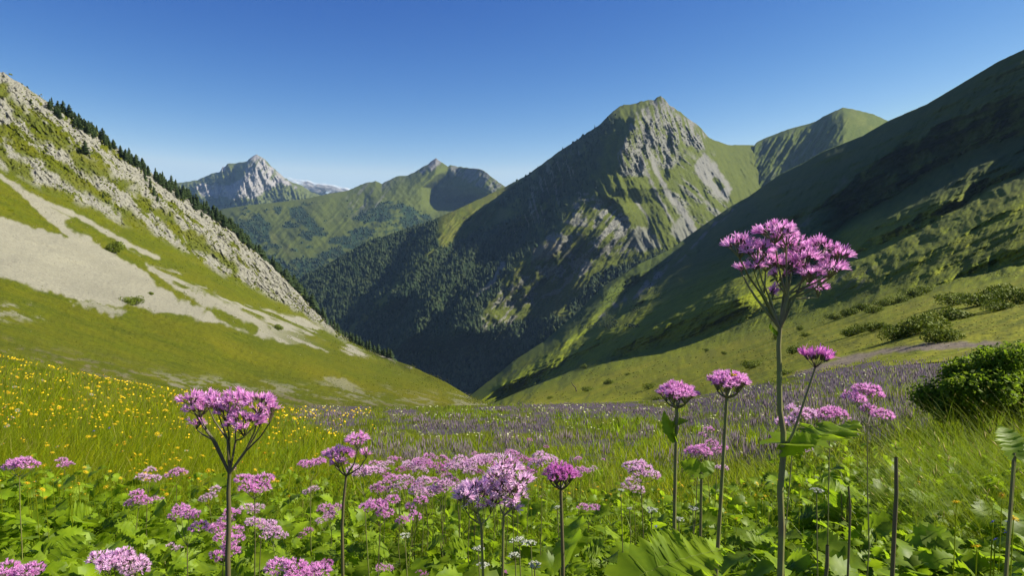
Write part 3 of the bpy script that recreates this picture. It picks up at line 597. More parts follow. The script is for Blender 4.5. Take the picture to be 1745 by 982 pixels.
# the wood on the flanks of the central peak: thousands of small spruces that read as one mass
pv1, pt1 = cone_proto(5, 2, .24, 1.0, .25)
pv2 = np.array([(0, 0, 1.0), (.42, 0, .6), (.13, .4, .62), (-.34, .25, .58), (-.34, -.25, .62), (.13, -.4, .58), (.3, .1, 0.1), (-.2, .2, .1), (-.05, -.3, .1)])
pt2 = np.array([(0, 1, 2), (0, 2, 3), (0, 3, 4), (0, 4, 5), (0, 5, 1), (1, 6, 2), (2, 6, 7), (2, 7, 3), (3, 7, 4), (4, 7, 8), (4, 8, 5), (5, 8, 6), (5, 6, 1)])
def wood(name, L, mask, n, h0, h1, seed, cond=None, broad=.3, mat=None, rel=False, flat=1.0):
    pos = pick_mask(L, mask, n, seed, cond); r = np.random.default_rng(seed + 1)
    mat = mat or M_wood
    nb = int(n * broad); Vs = []; Ts = []; off = 0
    for pv, pt, sl, ws in ((pv2, pt2, slice(0, nb), 1.0), (pv1, pt1, slice(nb, n), 1.0)):
        p = pos[sl].copy()
        if not len(p): continue
        h = r.uniform(h0, h1, len(p)) * (.75 if pv is pv2 else 1) * (p[:, 1] / FPX if rel else 1); w = h * r.uniform(.8, 1.25, len(p)) * flat; p[:, 2] -= h * .08
        V, T = bulk(pv, pt, p, np.stack([w, w, h], -1), r.uniform(0, 6.28, len(p))); Vs.append(V); Ts.append(T + off); off += len(V)
    o = mesh_np(name, np.concatenate(Vs), None, mat, T=np.concatenate(Ts)); tag(o, kind='stuff'); return o
topc = np.interp(LC.PX, [p[0] for p in C_top], [p[1] for p in C_top])
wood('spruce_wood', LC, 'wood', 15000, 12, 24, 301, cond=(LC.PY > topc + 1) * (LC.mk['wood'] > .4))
wood('pasture_woodland', LB, 'wood', 6500, 14, 26, 302, cond=(LB.mk['wood'] > .5), broad=.6)
eb = sstep(1180, 900, LE.PX) * sstep(0, 30, LE.PY - np.interp(LE.PX, [p[0] for p in E_top], [p[1] for p in E_top])) * (fbm(LE.PX / 20, LE.PY / 20, 4, 303) > .12) * (LE.mk['lowz'] < .3) * (LE.PY < 560) * (LE.PX < 1130)
wood('gully_scrub', LE, eb, 500, 2, 5, 304, broad=.9)
M_tuft = veg_mat('turf_tussocks', (.075, .10, .010), (.14, .15, .018), .9, .1, .3)
M_stone = veg_mat('loose_stones', (.34, .32, .26), (.24, .225, .185), .95, 0, .3)
tn_ = sstep(-.1, .3, fbm(LE.PX / 26, LE.PY / 10, 4, 305)); te = np.interp(LE.PX, [p[0] for p in E_s1], [p[1] for p in E_s1])
wood('slope_tussocks', LE, tn_ * (LE.PY > te + 10) * (LE.PY < edge_y(LE.PX) - 1) * (LE.PX < 2000) * (LE.PX > 850) * (1 - .9 * LE.mk['extra']), 5000, .5, 2.0, 306, broad=1.0, mat=M_tuft, flat=3.0, rel=True)
gt_ = (1 - LG.mk['scree']) * (1 - LG.mk['rock'] * .6) * (LG.PX < 840) * (LG.PX > -30) * sstep(-.2, .3, fbm(LG.PX / 30, LG.PY / 12, 4, 307))
wood('turf_tufts', LG, gt_, 8000, .5, 2.0, 308, broad=1.0, mat=M_tuft, flat=2.0, rel=True)
gr_ = np.clip(LG.mk['scree'] * .6 + LG.mk['rock'] * .8 + .008, 0, 1) * (LG.PX < 830) * (LG.PX > -30)
wood('scree_stones', LG, gr_, 5000, .5, 2.2, 309, broad=1.0, mat=M_stone, flat=1.2, rel=True)
wood('face_scrub', LG, LG.mk['up'] * (LG.PX < 600) * (LG.PX > -30) * sstep(0, .3, fbm(LG.PX / 18, LG.PY / 18, 4, 310)), 1500, 1.2, 4.5, 311, broad=1.0, mat=M_tuft, flat=1.4, rel=True)

# ------------------------------------------------------------------ conifers on the left ridge
def conifer_proto(seed, k=10, tiers=9):
    r = random.Random(seed); V = []; T = []
    for t in range(tiers):
        f = t / tiers; z0 = .10 + .88 * f; R = .21 * (1 - f) ** .8 * r.uniform(.82, 1.15) + .012
        for i in range(k):
            a = 2 * math.pi * (i + r.random() * .8) / k + t; q = R * r.uniform(.65, 1.25); w = .35 * q + .010; dz = -.30 * q * r.uniform(.2, 1.2)
            b = len(V); ca, sa = math.cos(a), math.sin(a); zz = z0 + r.uniform(-.03, .03)
            V += [(0, 0, zz + .05), (ca * q * .55 - sa * w, sa * q * .55 + ca * w, zz + dz * .45), (ca * q, sa * q, zz + dz), (ca * q * .55 + sa * w, sa * q * .55 - ca * w, zz + dz * .45), (ca * q * .4, sa * q * .4, zz + dz - .035)]
            T += [(b, b + 1, b + 2), (b, b + 2, b + 3), (b + 1, b + 4, b + 2), (b + 2, b + 4, b + 3)]
    b = len(V); V += [(0, 0, 1.0), (.012, 0, .9), (-.008, .01, .9), (-.008, -.01, .9)]; T += [(b, b + 1, b + 2), (b, b + 2, b + 3), (b, b + 3, b + 1)]
    return np.array(V), np.array(T)
def tube(pts, rad, k=6):
    pts = np.array(pts, float); n = len(pts); rad = np.array(rad, float) * np.ones(n)
    V = []
    for i in range(n):
        t = pts[min(i + 1, n - 1)] - pts[max(i - 1, 0)]; t /= np.linalg.norm(t) + 1e-9
        u = np.cross(t, (0.3, 1, 0.2)); u /= np.linalg.norm(u) + 1e-9; v = np.cross(t, u)
        for j in range(k):
            a = 2 * math.pi * j / k; V.append(pts[i] + rad[i] * (math.cos(a) * u + math.sin(a) * v))
    Q = [(i * k + j, i * k + (j + 1) % k, (i + 1) * k + (j + 1) % k, (i + 1) * k + j) for i in range(n - 1) for j in range(k)]
    return np.array(V), np.array(Q)
def empty(name, loc, rz=0, sc=1.0):
    e = bpy.data.objects.new(name, None); e.empty_display_size = .1; COL.objects.link(e); e.location = loc; e.rotation_euler.z = rz; e.scale = (sc,) * 3
    return e
def child(name, me, parent):
    o = bpy.data.objects.new(name, me); COL.objects.link(o); o.parent = parent; return o
con_crown = []
for k in range(5):
    V, T = conifer_proto(900 + k); con_crown.append(mesh_np('crown', V, None, M_needle, T=T, link=False))
tv, tq = tube([(0, 0, -.05), (0, 0, .3), (0, 0, .9)], [.022, .016, .004], 6); con_trunk = mesh_np('trunk', tv, tq, M_bark, link=False)
def conifer(loc, h, label, group, fat=1.0):
    e = empty('conifer', loc, random.uniform(0, 6.28)); e.scale = (h * fat, h * fat, h)
    tag(e, label, 'tree', group); child('crown', random.choice(con_crown), e); child('trunk', con_trunk, e); return e
ridge = [(p[0], p[1]) for p in G_top]
def ry(px): return float(np.interp(px, [p[0] for p in ridge], [p[1] for p in ridge]))
r = random.Random(5)
# stretches of the ridge: from, to, how many, height in photo pixels, depth of the fringe in front of the crest
for (a, b, n, h0, h1, fr, lab) in (
    (27, 48, 4, 12, 20, 2, 'small dark conifer alone near the top left end of the rocky ridge'),
    (56, 78, 6, 10, 16, 3, 'low dark conifer on the skyline just below the topmost ridge trees'),
    (80, 160, 34, 16, 27, 16, 'dark conifer in the dense upper clump on the rocky ridge skyline'),
    (160, 235, 34, 16, 27, 14, 'dark conifer in the ridge row above the pale limestone ribs'),
    (235, 335, 52, 17, 30, 12, 'dark conifer in the continuous ridge row left of the far rocky peak'),
    (335, 430, 46, 18, 32, 8, 'dark conifer on the ridge in front of the distant pasture hills'),
    (430, 560, 44, 20, 34, 3, 'dark conifer behind the steep pale cliff edge above the wooded valley'),
    (560, 668, 34, 16, 30, 0, 'dark conifer beyond the green shoulder at the foot of the cliff')):
    for i in range(n):
        px = a + (b - a) * (i + r.random()) / n; fo = r.random() ** 1.6 * fr
        p = at(LG, px, ry(px) + fo)
        if fo < 2.5:                                # rooted just over the crest
            back = r.uniform(1, 16); p = p.copy(); p[0] *= 1 + back / p[1]; p[1] += back; p[2] -= back * .55
        hf = r.random() ** 1.6; h = (h0 + (h1 - h0) * hf) * .86 / FPX * p[1] * (1.0 if fo > 2.5 else 1.05); fat = r.uniform(1.1, 2.1)
        lb = lab.replace('dark conifer', ('short ' if hf < .25 else 'tall ' if hf > .6 else 'mid sized ') + ('slender' if fat < 1.6 else 'broad') + ' conifer')
        conifer(p - np.array([0, 0, h * .04]), h, lb, 'conifers along the left ridge', fat)
# lone trees and shrubs on the rock face and scree
for (px, py, h, lab, fat) in ((146, 262, 24, 'large lone dark conifer on the upper limestone face below the ridge', 1.9),
                         (247, 308, 22, 'slim dark conifer at the top of the short row on the rock face', 1.0), (256, 322, 20, 'second dark conifer from the top in the short row on the rock face', 1.1),
                         (262, 333, 18, 'third dark conifer from the top in the short row on the rock face', 1.3), (268, 343, 15, 'lowest dark conifer of the short row on the rock face', 1.4),
                         (291, 330, 13, 'small conifer between the short row and the ridge on the rock face', 1.2), (290, 368, 10, 'tiny conifer lower on the rock face under the short row', 1.2),
                         (158, 236, 13, 'small squat conifer above the large lone conifer on the rock face', 1.6), (344, 372, 12, 'small dark conifer on the rib of rock near the cliff', 1.5), (52, 176, 9, 'tiny dark conifer among pale rocks on the upper left face', 1.5), (176, 336, 9, 'tiny conifer in the turf strip above the scree', 1.4)):
    p = at(LG, px, py); h = h / FPX * p[1]; conifer(p - np.array([0, 0, h * .04]), h, lab, None, fat)

# ------------------------------------------------------------------ bushes
def leafball(n, seed, leaf=.07, flat=.8, lobes=6, squash=.75):
    r = np.random.default_rng(seed); c = r.normal(0, .33, (lobes, 3)); c[:, 2] = np.abs(c[:, 2]) * .6 + .25; rad = r.uniform(.28, .5, lobes)
    k = r.integers(0, lobes, n); d = r.normal(0, 1, (n, 3)); d /= np.linalg.norm(d, axis=1)[:, None]
    p = c[k] + d * (rad[k] * r.uniform(.55, 1.05, n) ** .5)[:, None]; p[:, 2] = np.abs(p[:, 2]) * squash
    return leaves_at(p, d, leaf * r.uniform(.6, 1.4, n), r)
def leaves_at(p, nrm, size, r, asp=.55):
    n = len(p); q = nrm + r.normal(0, .6, (n, 3)); q /= np.linalg.norm(q, axis=1)[:, None] + 1e-9
    t = np.cross(q, r.normal(0, 1, (n, 3))); t /= np.linalg.norm(t, axis=1)[:, None] + 1e-9; b = np.cross(q, t)
    s = size[:, None]
    V = np.stack([p - t * s, p + b * s * asp - q * s * .2, p + t * s, p - b * s * asp - q * s * .2], 1)
    return V.reshape(-1, 3), np.arange(4 * n).reshape(n, 4)
bush_me = []
for k in range(4):
    V, Q = leafball(1500, 400 + k, .055, lobes=9 + k)
    bush_me.append(mesh_np('foliage', V, Q, M_bush, link=False))
sv, sq = [], []; off = 0
for k in range(6):
    a = k * 1.05; v, q = tube([(0, 0, -.05), (.12 * math.cos(a), .12 * math.sin(a), .2), (.3 * math.cos(a), .3 * math.sin(a), .5)], [.03, .02, .008], 5); sv.append(v); sq.append(q + off); off += len(v)
bush_stem = mesh_np('stem', np.concatenate(sv), np.concatenate(sq), M_bark, link=False)
def bush(L, px, py, w, h, lab, cat='bush'):
    p = at(L, px, py); e = empty('bush', p, random.uniform(0, 6.28)); sw = w / FPX * p[1] / 1.35; sh = h / FPX * p[1] / .75
    e.scale = (sw, sw, sh); tag(e, lab, cat); child('foliage', random.choice(bush_me), e); child('stem', bush_stem, e); return e
bush(LG, 226, 519, 30, 15, 'round dark green bush alone at the lower edge of the grey scree')
bush(LG, 193, 430, 26, 20, 'dark scrubby bush in the turf strip between the two scree fans')
bush(LG, 256, 502, 8, 6, 'tiny green tuft of bush on the scree right of the round bush')
bush(LG, 472, 562, 18, 10, 'low grey green bush on the thin lower scree near the cliff foot')
for px, py, w, h, lab in (
    (1449, 574, 22, 13, 'small round bush left of the middle pair on the lit right slope'), (1463, 570, 24, 15, 'small dark bush casting a shadow above the single pink flower'),
    (1486, 566, 30, 17, 'dark bush on bare ground left of the broad bush group'), (1527, 578, 52, 26, 'broad rounded bush with a bare patch and long shadow to its left'),
    (1505, 562, 26, 14, 'light green bush touching the top of the broad rounded bush'), (1580, 566, 74, 32, 'large dense dark bush in the middle of the right slope'),
    (1622, 546, 60, 24, 'bright topped bush behind the large dense dark bush'), (1603, 583, 56, 26, 'rounded bush in front of the large dense dark bush'),
    (1630, 520, 60, 20, 'long low bush in the upper right thicket, its left end'), (1668, 522, 60, 26, 'dark bush in the middle of the upper right thicket'),
    (1705, 512, 56, 28, 'tall dark bush of the upper right thicket'), (1735, 518, 50, 30, 'dark bush of the upper right thicket at the frame edge'), (1700, 530, 50, 18, 'low bush under the upper right thicket'),
    (1552, 509, 30, 18, 'round pale green bush at the top end of the bush row'), (1574, 500, 26, 14, 'pale green bush above the top end of the bush row'),
    (1532, 516, 26, 13, 'bush second from the top in the diagonal bush row'), (1506, 522, 26, 14, 'bush in the middle of the diagonal bush row'),
    (1488, 534, 26, 15, 'green bush below the middle of the diagonal bush row'), (1470, 530, 26, 14, 'dark bush beside the middle of the diagonal bush row'),
    (1446, 538, 28, 15, 'bush second from the bottom in the diagonal bush row'), (1424, 545, 20, 12, 'lowest small bush of the diagonal bush row'),
    (1364, 563, 14, 9, 'little bush below the big flower head on the lit slope'), (1372, 575, 14, 8, 'tiny low bush under the little bush on the lit slope'),
    (1323, 580, 14, 14, 'small dark bush just left of the tall flower stem'), (1282, 628, 30, 14, 'dark bush on the terrace above the domed pink flower'),
    (1355, 602, 24, 14, 'dark bush with a shadow right of the tall flower stem'), (1336, 640, 26, 10, 'low dark scrub right behind the tall flower stem'),
    (1105, 664, 16, 12, 'round dark bush on the slope left of the domed pink flower'), (1038, 656, 16, 10, 'pale bush low on the right slope above the violet meadow'), (997, 628, 10, 8, 'small bush high on the lower right slope'),
    (938, 680, 9, 5, 'tiny bush at the foot of the right slope'), (1205, 600, 10, 6, 'tiny bush left of the domed flower on the right'), (1236, 604, 10, 6, 'tiny bush above the right domed flower'),
    (1000, 668, 20, 9, 'low bush at the left of the terrace foot'), (1120, 684, 16, 9, 'dark bush behind the left domed pink flower'), (1068, 640, 9, 5, 'tiny dark bush mid way on the lower right slope'),
    (1690, 600, 30, 10, 'low dark shrub in the green patch above the large shrub'), (1420, 606, 12, 5, 'tiny bush right of the single pink flower head')):
    bush(LE, px, py, w, h, lab)
# a bent dead branch standing in the slope turf
p = at(LE, 983, 668); q = p[1] / FPX
v, qd = tube([p, p + np.array([-2, 0, 7]) * q, p + np.array([-6, 0, 11]) * q, p + np.array([-9, 1, 16]) * q], np.array([1.1, .9, .8, .4]) * q, 5)
tag(mesh_np('dead_branch', v, qd, M_bark), 'bent dark dead branch standing in the turf of the lower right slope', 'branch')
# the large shrub at the right
def big_shrub(px, py, w, h, n, seed, lab):
    p = ground_at(px, py); q = p[1] / FPX; W = w * q / 2; H = h * q
    r = np.random.default_rng(seed); e = empty('shrub', p); tag(e, lab, 'shrub')
    lob = 46; th = r.uniform(0, 6.283, lob); rr = np.sqrt(r.random(lob)) * .92; hz = np.sqrt(np.clip(1 - rr ** 2, 0, 1)) * r.uniform(.35, 1.0, lob)
    c = np.stack([rr * np.cos(th) * W, rr * np.sin(th) * W * .8, hz * H * .86 + .05 * H], -1); rad = r.uniform(.10, .24, lob) * W
    k = r.integers(0, lob, n); d = r.normal(0, 1, (n, 3)); d /= np.linalg.norm(d, axis=1)[:, None]
    pt = c[k] + d * (rad[k] * r.uniform(.2, 1.7, n) ** .8)[:, None] * np.array([1, 1, .9]); pt[:, 2] = np.abs(pt[:, 2])
    V, Q = leaves_at(pt, d * .4 + np.array([0, 0, .5]), r.uniform(.016, .036, n), r, .5)
    child('foliage', mesh_np('foliage', V, Q, M_bush2, link=False), e)
    vs, qs, off = [], [], 0
    for i in range(14):
        t = c[i]; v, q_ = tube([(t[0] * .15, t[1] * .15, -.1), (t[0] * .5, t[1] * .5, t[2] * .5), tuple(t)], [.022, .015, .006], 5); vs.append(v); qs.append(q_ + off); off += len(v)
    child('stem', mesh_np('stem', np.concatenate(vs), np.concatenate(qs), M_bark, link=False), e)
big_shrub(1682, 745, 210, 178, 36000, 501, 'large leafy green shrub at the right behind the tall grass')
big_shrub(1800, 700, 180, 110, 14000, 502, 'leafy shrub at the right frame edge behind the large shrub')
# ------------------------------------------------------------------ meadow materials
M_grass = veg_mat('grass_blades', (.150, .225, .006), (.215, .255, .010), .5, .45, 1.3, spec=.12)
M_grass_y = veg_mat('ripening_grass_blades', (.36, .37, .008), (.23, .30, .006), .5, .45, 1.3, spec=.1)
M_straw = veg_mat('straw', (.42, .37, .11), (.32, .28, .06), .6, .3, 2)
M_leaf = veg_mat('broad_leaf', (.23, .33, .010), (.12, .20, .006), .5, .5, 11, spec=.25)
M_pink = veg_mat('pink_florets', (.66, .26, .56), (.80, .45, .72), .6, .35, 60, spec=.15)
M_pale = veg_mat('lilac_florets', (.72, .42, .64), (.82, .60, .76), .6, .35, 60, spec=.15)
M_mag = veg_mat('magenta_florets', (.56, .13, .46), (.70, .30, .62), .6, .3, 60, spec=.15)
M_bract = veg_mat('bracts', (.16, .06, .11), (.12, .12, .05), .6, .1, 80)
M_stem = veg_mat('flower_stem', (.16, .18, .045), (.14, .12, .05), .45, .0, 30, spec=.4)
M_stemd = veg_mat('dark_stem', (.09, .09, .03), (.10, .075, .04), .5, .0, 30, spec=.4)
M_yel = veg_mat('yellow_petals', (.80, .50, .010), (.85, .62, .02), .5, .25, 30)
M_ora = veg_mat('orange_disc', (.62, .26, .01), (.70, .35, .01), .6, .0, 60)
M_whi = veg_mat('white_petals', (.62, .63, .52), (.50, .52, .40), .5, .3, 60)
M_vio = veg_mat('violet_spikes', (.23, .18, .235), (.27, .20, .21), .7, .25, 2)
M_blue = veg_mat('blue_petals', (.10, .09, .50), (.16, .13, .60), .5, .25, 60)

def bulk3(pv, pf, pos, dirs, scale, twist):
    d = dirs / (np.linalg.norm(dirs, axis=1)[:, None] + 1e-9)
    ref = np.where(np.abs(d[:, 2:3]) > .92, np.array([[1., 0, 0]]), np.array([[0, 0, 1.]]))
    u = np.cross(ref, d); u /= np.linalg.norm(u, axis=1)[:, None] + 1e-9; v = np.cross(d, u)
    c, s = np.cos(twist)[:, None], np.sin(twist)[:, None]; u, v = u * c + v * s, -u * s + v * c
    s3 = (scale[:, None] if scale.ndim == 1 else scale); p = pv[None] * (s3[:, None, :] if s3.shape[1] == 3 else s3[:, None])
    V = p[..., 0:1] * u[:, None] + p[..., 1:2] * v[:, None] + p[..., 2:3] * d[:, None] + pos[:, None]
    F = pf[None] + (np.arange(len(pos)) * len(pv))[:, None, None]
    return V.reshape(-1, 3), F.reshape(-1, pf.shape[1])
class MB:
    def __init__(s): s.V = []; s.Q = []; s.M = []; s.n = 0
    def add(s, V, Q, m=0):
        V = np.asarray(V); Q = np.asarray(Q)
        if Q.shape[1] == 3: Q = np.concatenate([Q, Q[:, 2:3]], 1)
        s.V.append(V); s.Q.append(Q + s.n); s.M.append(np.full(len(Q), m)); s.n += len(V)
    def mesh(s, name, mats, smooth=False):
        V = np.concatenate(s.V); Q = np.concatenate(s.Q); M = np.concatenate(s.M)
        t = Q[:, 2] == Q[:, 3]; mi = np.concatenate([M[~t], M[t]])
        return mesh_np(name, V, Q[~t], mats, smooth, mi, link=False, T=Q[t][:, :3])
    def obj(s, name, mats, parent=None, smooth=False):
        o = bpy.data.objects.new(name, s.mesh(name, mats, smooth)); COL.objects.link(o); o.parent = parent; return o

# ------------------------------------------------------------------ grass
def blades(n, pxr, pyr, hfun, zone=None, seed=1, wmin=.0016, wk=.00042, segs=3, lean=(.15, .0), mats=None, curve=.5, dmax=200):
    r = np.random.default_rng(seed)
    px = r.uniform(*pxr, n); e = edge_y(px); py = e + 1 + (pyr[1] - e - 1) * r.random(n) ** pyr[2]; 
    keep = py > pyr[0]; keep &= (zone(px, py) > r.random(n)) if zone is not None else True
    px, py = px[keep], py[keep]; p = ground_at(px, py); p = p[p[:, 1] < dmax]; n = len(p)
    ppx, ppy = unP(p[:, 0], p[:, 1], p[:, 2])
    h = hfun(ppx, ppy, p[:, 1], r.random(n)); w = np.maximum(wmin, p[:, 1] * wk) * r.uniform(.7, 1.4, n)
    a = r.uniform(0, 2 * np.pi, n); ln = h * (lean[0] + curve * r.random(n)); dx = np.cos(a) * ln + lean[1] * h; dy = np.sin(a) * ln
    fa = r.uniform(-.9, .9, n); fx, fy = np.cos(fa) * w, np.sin(fa) * w
    rows = []
    for k in range(segs + 1):
        t = k / segs; c = np.stack([p[:, 0] + dx * t ** 1.8, p[:, 1] + dy * t ** 1.8, p[:, 2] - .02 + h * (t - .18 * t * t * (ln / h))], -1); ww = (1 - t) ** .7
        if k < segs: rows.append(np.stack([c - np.stack([fx, fy, 0 * fx], -1) * ww, c + np.stack([fx, fy, 0 * fx], -1) * ww], 1))
        else: rows.append(c[:, None])
    V = np.concatenate(rows, 1); m = V.shape[1]; base = (np.arange(n) * m)[:, None]
    Q = np.concatenate([base + np.array([2 * k, 2 * k + 1, 2 * k + 3, 2 * k + 2]) for k in range(segs - 1)]) if segs > 1 else None
    T = base + np.array([2 * segs - 2, 2 * segs - 1, 2 * segs])
    return V.reshape(-1, 3), Q, T
def grass(name, mat, *a, **k):
    V, Q, T = blades(*a, **k); o = mesh_np(name, V, Q, mat, T=T); tag(o, kind='stuff'); return o
def clump(px, py, sc=(38, 13), seed=4): return fbm(px / sc[0], py / sc[1], 4, seed)
gl = lambda px, py: sstep(760, 520, px + 60 * clump(px, py))          # the yellow meadow at the left
leafz = lambda px, py: sstep(-15, 15, py - np.interp(px, [-50, 150, 300, 500, 640, 900, 1050, 1250, 1400, 1745], [845, 870, 880, 840, 835, 860, 880, 880, 800, 850]) + 22 * clump(px, py, (50, 30), 5))
hh = lambda lo, hi: (lambda px, py, d, u: (lo + (hi - lo) * u) * np.clip(.55 + d / 12, .6, 1.35))
grass('meadow_grass', M_grass, 66000, (-280, 2080), (600, 1060, 1.15), hh(.12, .30), zone=lambda x, y: (1 - .35 * violet_band(x, y)) * (1 - .5 * leafz(x, y)), seed=11, curve=.55, lean=(.2, -.15))
grass('ripening_meadow_grass', M_grass_y, 56000, (-280, 1000), (600, 960, 1.0), hh(.12, .28), zone=lambda x, y: gl(x, y) * (1 - leafz(x, y)) * (.35 + .65 * sstep(-.3, .3, clump(x, y, (45, 22), 6))), seed=12, curve=.6, lean=(.2, .35))
grass('ripening_slope_grass', M_grass_y, 18000, (900, 2080), (690, 960, .9), hh(.10, .26), zone=lambda x, y: (1 - violet_band(x, y)) * (1 - leafz(x, y)) * sstep(-.2, .3, clump(x, y, (60, 20), 7)), seed=13, lean=(.2, -.2))
grass('straw_grass', M_straw, 5200, (-280, 2080), (610, 1000, 1.0), hh(.18, .36), zone=lambda x, y: (1 - .9 * purple_zone(x, y)) * (1 - .8 * leafz(x, y)), seed=14, wmin=.0010, wk=.00030, lean=(.3, .25))
# tall arching grass at the right, with seed heads
V, Q, T = blades(9000, (1470, 2080), (735, 1010, .7), lambda px, py, d, u: .30 + .38 * u, zone=lambda x, y: .95 * sstep(1470, 1600, x), seed=15, wmin=.0012, wk=.0004, segs=4, lean=(.25, -.30), dmax=14)
tg = mesh_np('tall_grass', V, Q, [M_grass], T=T); tag(tg, kind='stuff')
tips = V.reshape(-1, 9, 3); rr_ = np.random.default_rng(16); sel = rr_.choice(len(tips), 420, replace=False)
sp_v = np.array([(0, 0, -.5), (1, 0, 0), (-.5, .87, 0), (-.5, -.87, 0), (0, 0, .5)]) * np.array([.07, .07, 1]); sp_f = np.array([(0, 1, 2), (0, 2, 3), (0, 3, 1), (4, 2, 1), (4, 3, 2), (4, 1, 3)])
tp = tips[sel]; dr = tp[:, 8] - tp[:, 6]
Vs, Fs = bulk3(sp_v, sp_f, tp[:, 8], dr, rr_.uniform(.03, .06, len(sel)), rr_.uniform(0, 6, len(sel)))
tag(mesh_np('grass_seed_heads', Vs, None, M_straw, T=Fs), kind='stuff')

# ------------------------------------------------------------------ violet meadow
r_ = np.random.default_rng(21); n = 54000; px = r_.uniform(430, 2060, n); py = edge_y(px) + .5 + (815 - edge_y(px)) * r_.random(n) ** 1.05
k = violet_band(px, py) * (.18 + .62 * sstep(-.25, .25, clump(px, py, (22, 7), 22))) > r_.random(n); px, py = px[k], py[k]; p = ground_at(px, py); n = len(p)
d = p[:, 1]; h = r_.uniform(.10, .34, n) ** 1.0 * np.clip(.7 + d / 30, .7, 1.2); w = np.maximum(.007, d * .00055) * r_.uniform(.7, 1.3, n)
Vs, Fs = bulk3(sp_v / np.array([.07, .07, 1]), sp_f, p + np.stack([0 * h, 0 * h, h * .62], -1), np.stack([r_.normal(0, .12, n), r_.normal(0, .12, n), 1 + 0 * h], -1), np.stack([w, w, h * .7], -1), r_.uniform(0, 6, n))
tag(mesh_np('violet_meadow_flowers', Vs, None, M_vio, T=Fs), kind='stuff')
grass('herb_patches', M_leaf, 20000, (430, 2080), (640, 830, 1.0), lambda px, py, d, u: (.12 + .2 * u) * np.clip(.7 + d / 30, .7, 1.2), zone=lambda x, y: (1 - violet_band(x, y)) * sstep(.0, .2, clump(x, y, (46, 11), 23)), seed=24, wmin=.006, wk=.0008, segs=2, lean=(.3, 0))

# ------------------------------------------------------------------ leaves
def leaf_proto(seed, segs=9, fold=.22, droop=.35, elong=1.0, tooth=.10, fine=False):
    """heart shaped toothed leaf, base at the origin, tip towards +Y, length 1"""
    r = random.Random(seed); V = []; Q = []
    for i in range(segs * 2 + 1):
        t = i / (segs * 2); w = .56 / elong * (math.sin(math.pi * min(1, (t + .16) / 1.16)) ** .72) * (1 - t) ** .12
        if i == segs * 2: w = 0.0
        tw = w * (1 + (tooth if i % 2 else -tooth) * r.uniform(.6, 1.5))
        y = t - (.10 if t < .15 else 0) * (1 - t / .15)
        z0 = -droop * t * t + (.009 * math.cos(i * math.pi / 2) if segs > 6 else (.015 if i % 2 else -.015))
        for sx, f in ((-1, 1), (-1, .52), (0, 0), (1, .52), (1, 1)):
            yy = y + f * .13 * (1 - t) - (f * .30 * (1 - t / .25) if t < .25 else 0)
            V.append((sx * tw * f, yy, z0 + fold * w * f * f - (.10 * w * f * f * f if f == 1 else 0) + (.030 * math.sin(i * .8 + sx) * f) + r.uniform(-.010, .010) * (.4 + 1.5 * f)))
    for i in range(segs * 2):
        for j in range(4): Q.append((i * 5 + j, i * 5 + j + 1, (i + 1) * 5 + j + 1, (i + 1) * 5 + j))
    return np.array(V), np.array(Q)
LEAFP = [leaf_proto(600 + i, 5 if i < 4 else 10, random.uniform(.1, .35), random.uniform(.15, .6), random.uniform(.95, 1.5), .24 if i < 4 else .14) for i in range(8)]
def leafbank(name, n, pxr, pyr, zone, size, height, seed, dmax=9):
    r = np.random.default_rng(seed); px = r.uniform(*pxr, n); py = r.uniform(*pyr, n); k = zone(px, py) > r.random(n); px, py = px[k], py[k]
    p = ground_at(px, py); p = p[p[:, 1] < dmax]; m = MB(); n = len(p)
    hgt = r.uniform(height[0], height[1], n); sz = r.uniform(size[0], size[1], n) * np.clip(.5 + p[:, 1] / 4, .7, 1.15); a = r.uniform(0, 6.283, n); tilt = r.uniform(-.9, 1.0, n); roll = r.uniform(-.8, .8, n)
    for q in range(4):
        s = np.arange(n) % 4 == q; pv, pf = LEAFP[q]; ns = s.sum()
        c, si, ct, st = np.cos(a[s])[:, None], np.sin(a[s])[:, None], np.cos(tilt[s])[:, None], np.sin(tilt[s])[:, None]
        cr, sr = np.cos(roll[s])[:, None], np.sin(roll[s])[:, None]; v = pv[None] * sz[s][:, None, None]; v = np.stack([v[..., 0] * cr - v[..., 2] * sr, v[..., 1], v[..., 0] * sr + v[..., 2] * cr], -1); y = v[..., 1] * ct - v[..., 2] * st; z = v[..., 1] * st + v[..., 2] * ct
        V = np.stack([v[..., 0] * c - y * si, v[..., 0] * si + y * c, z], -1) + (p[s] + np.stack([0 * hgt[s], 0 * hgt[s], hgt[s]], -1))[:, None]
        m.add(V.reshape(-1, 3), (pf[None] + (np.arange(ns) * len(pv))[:, None, None]).reshape(-1, 4))
    tq = np.array([(0, 1, 2)]); w = .004
    tv = np.stack([p + [-w, 0, 0], p + [w, 0, 0], p + np.stack([0 * hgt, 0 * hgt, hgt], -1)], 1).reshape(-1, 3); m.add(tv, tq + (np.arange(n) * 3)[:, None])
    o = m.obj(name, [M_leaf]); tag(o, kind='stuff'); return o
leafbank('leafy_ground_cover', 5200, (-300, 2080), (800, 1330), lambda x, y: leafz(x, y) * np.where(x > 1180, .9, .8), (.06, .125), (.05, .30), 31)
grass('narrow_leaved_herbs', M_leaf, 19000, (-280, 2080), (790, 1120, 1.0), lambda px, py, d, u: .10 + .22 * u, zone=lambda x, y: .25 + .75 * leafz(x, y + 25), seed=35, wmin=.0045, wk=.0008, segs=3, lean=(.5, 0), curve=.7)
leafbank('small_leaf_cover', 10500, (-280, 2080), (760, 1150), lambda x, y: np.clip(leafz(x, y + 30), 0, 1) * .9, (.025, .06), (.05, .28), 32, 12)

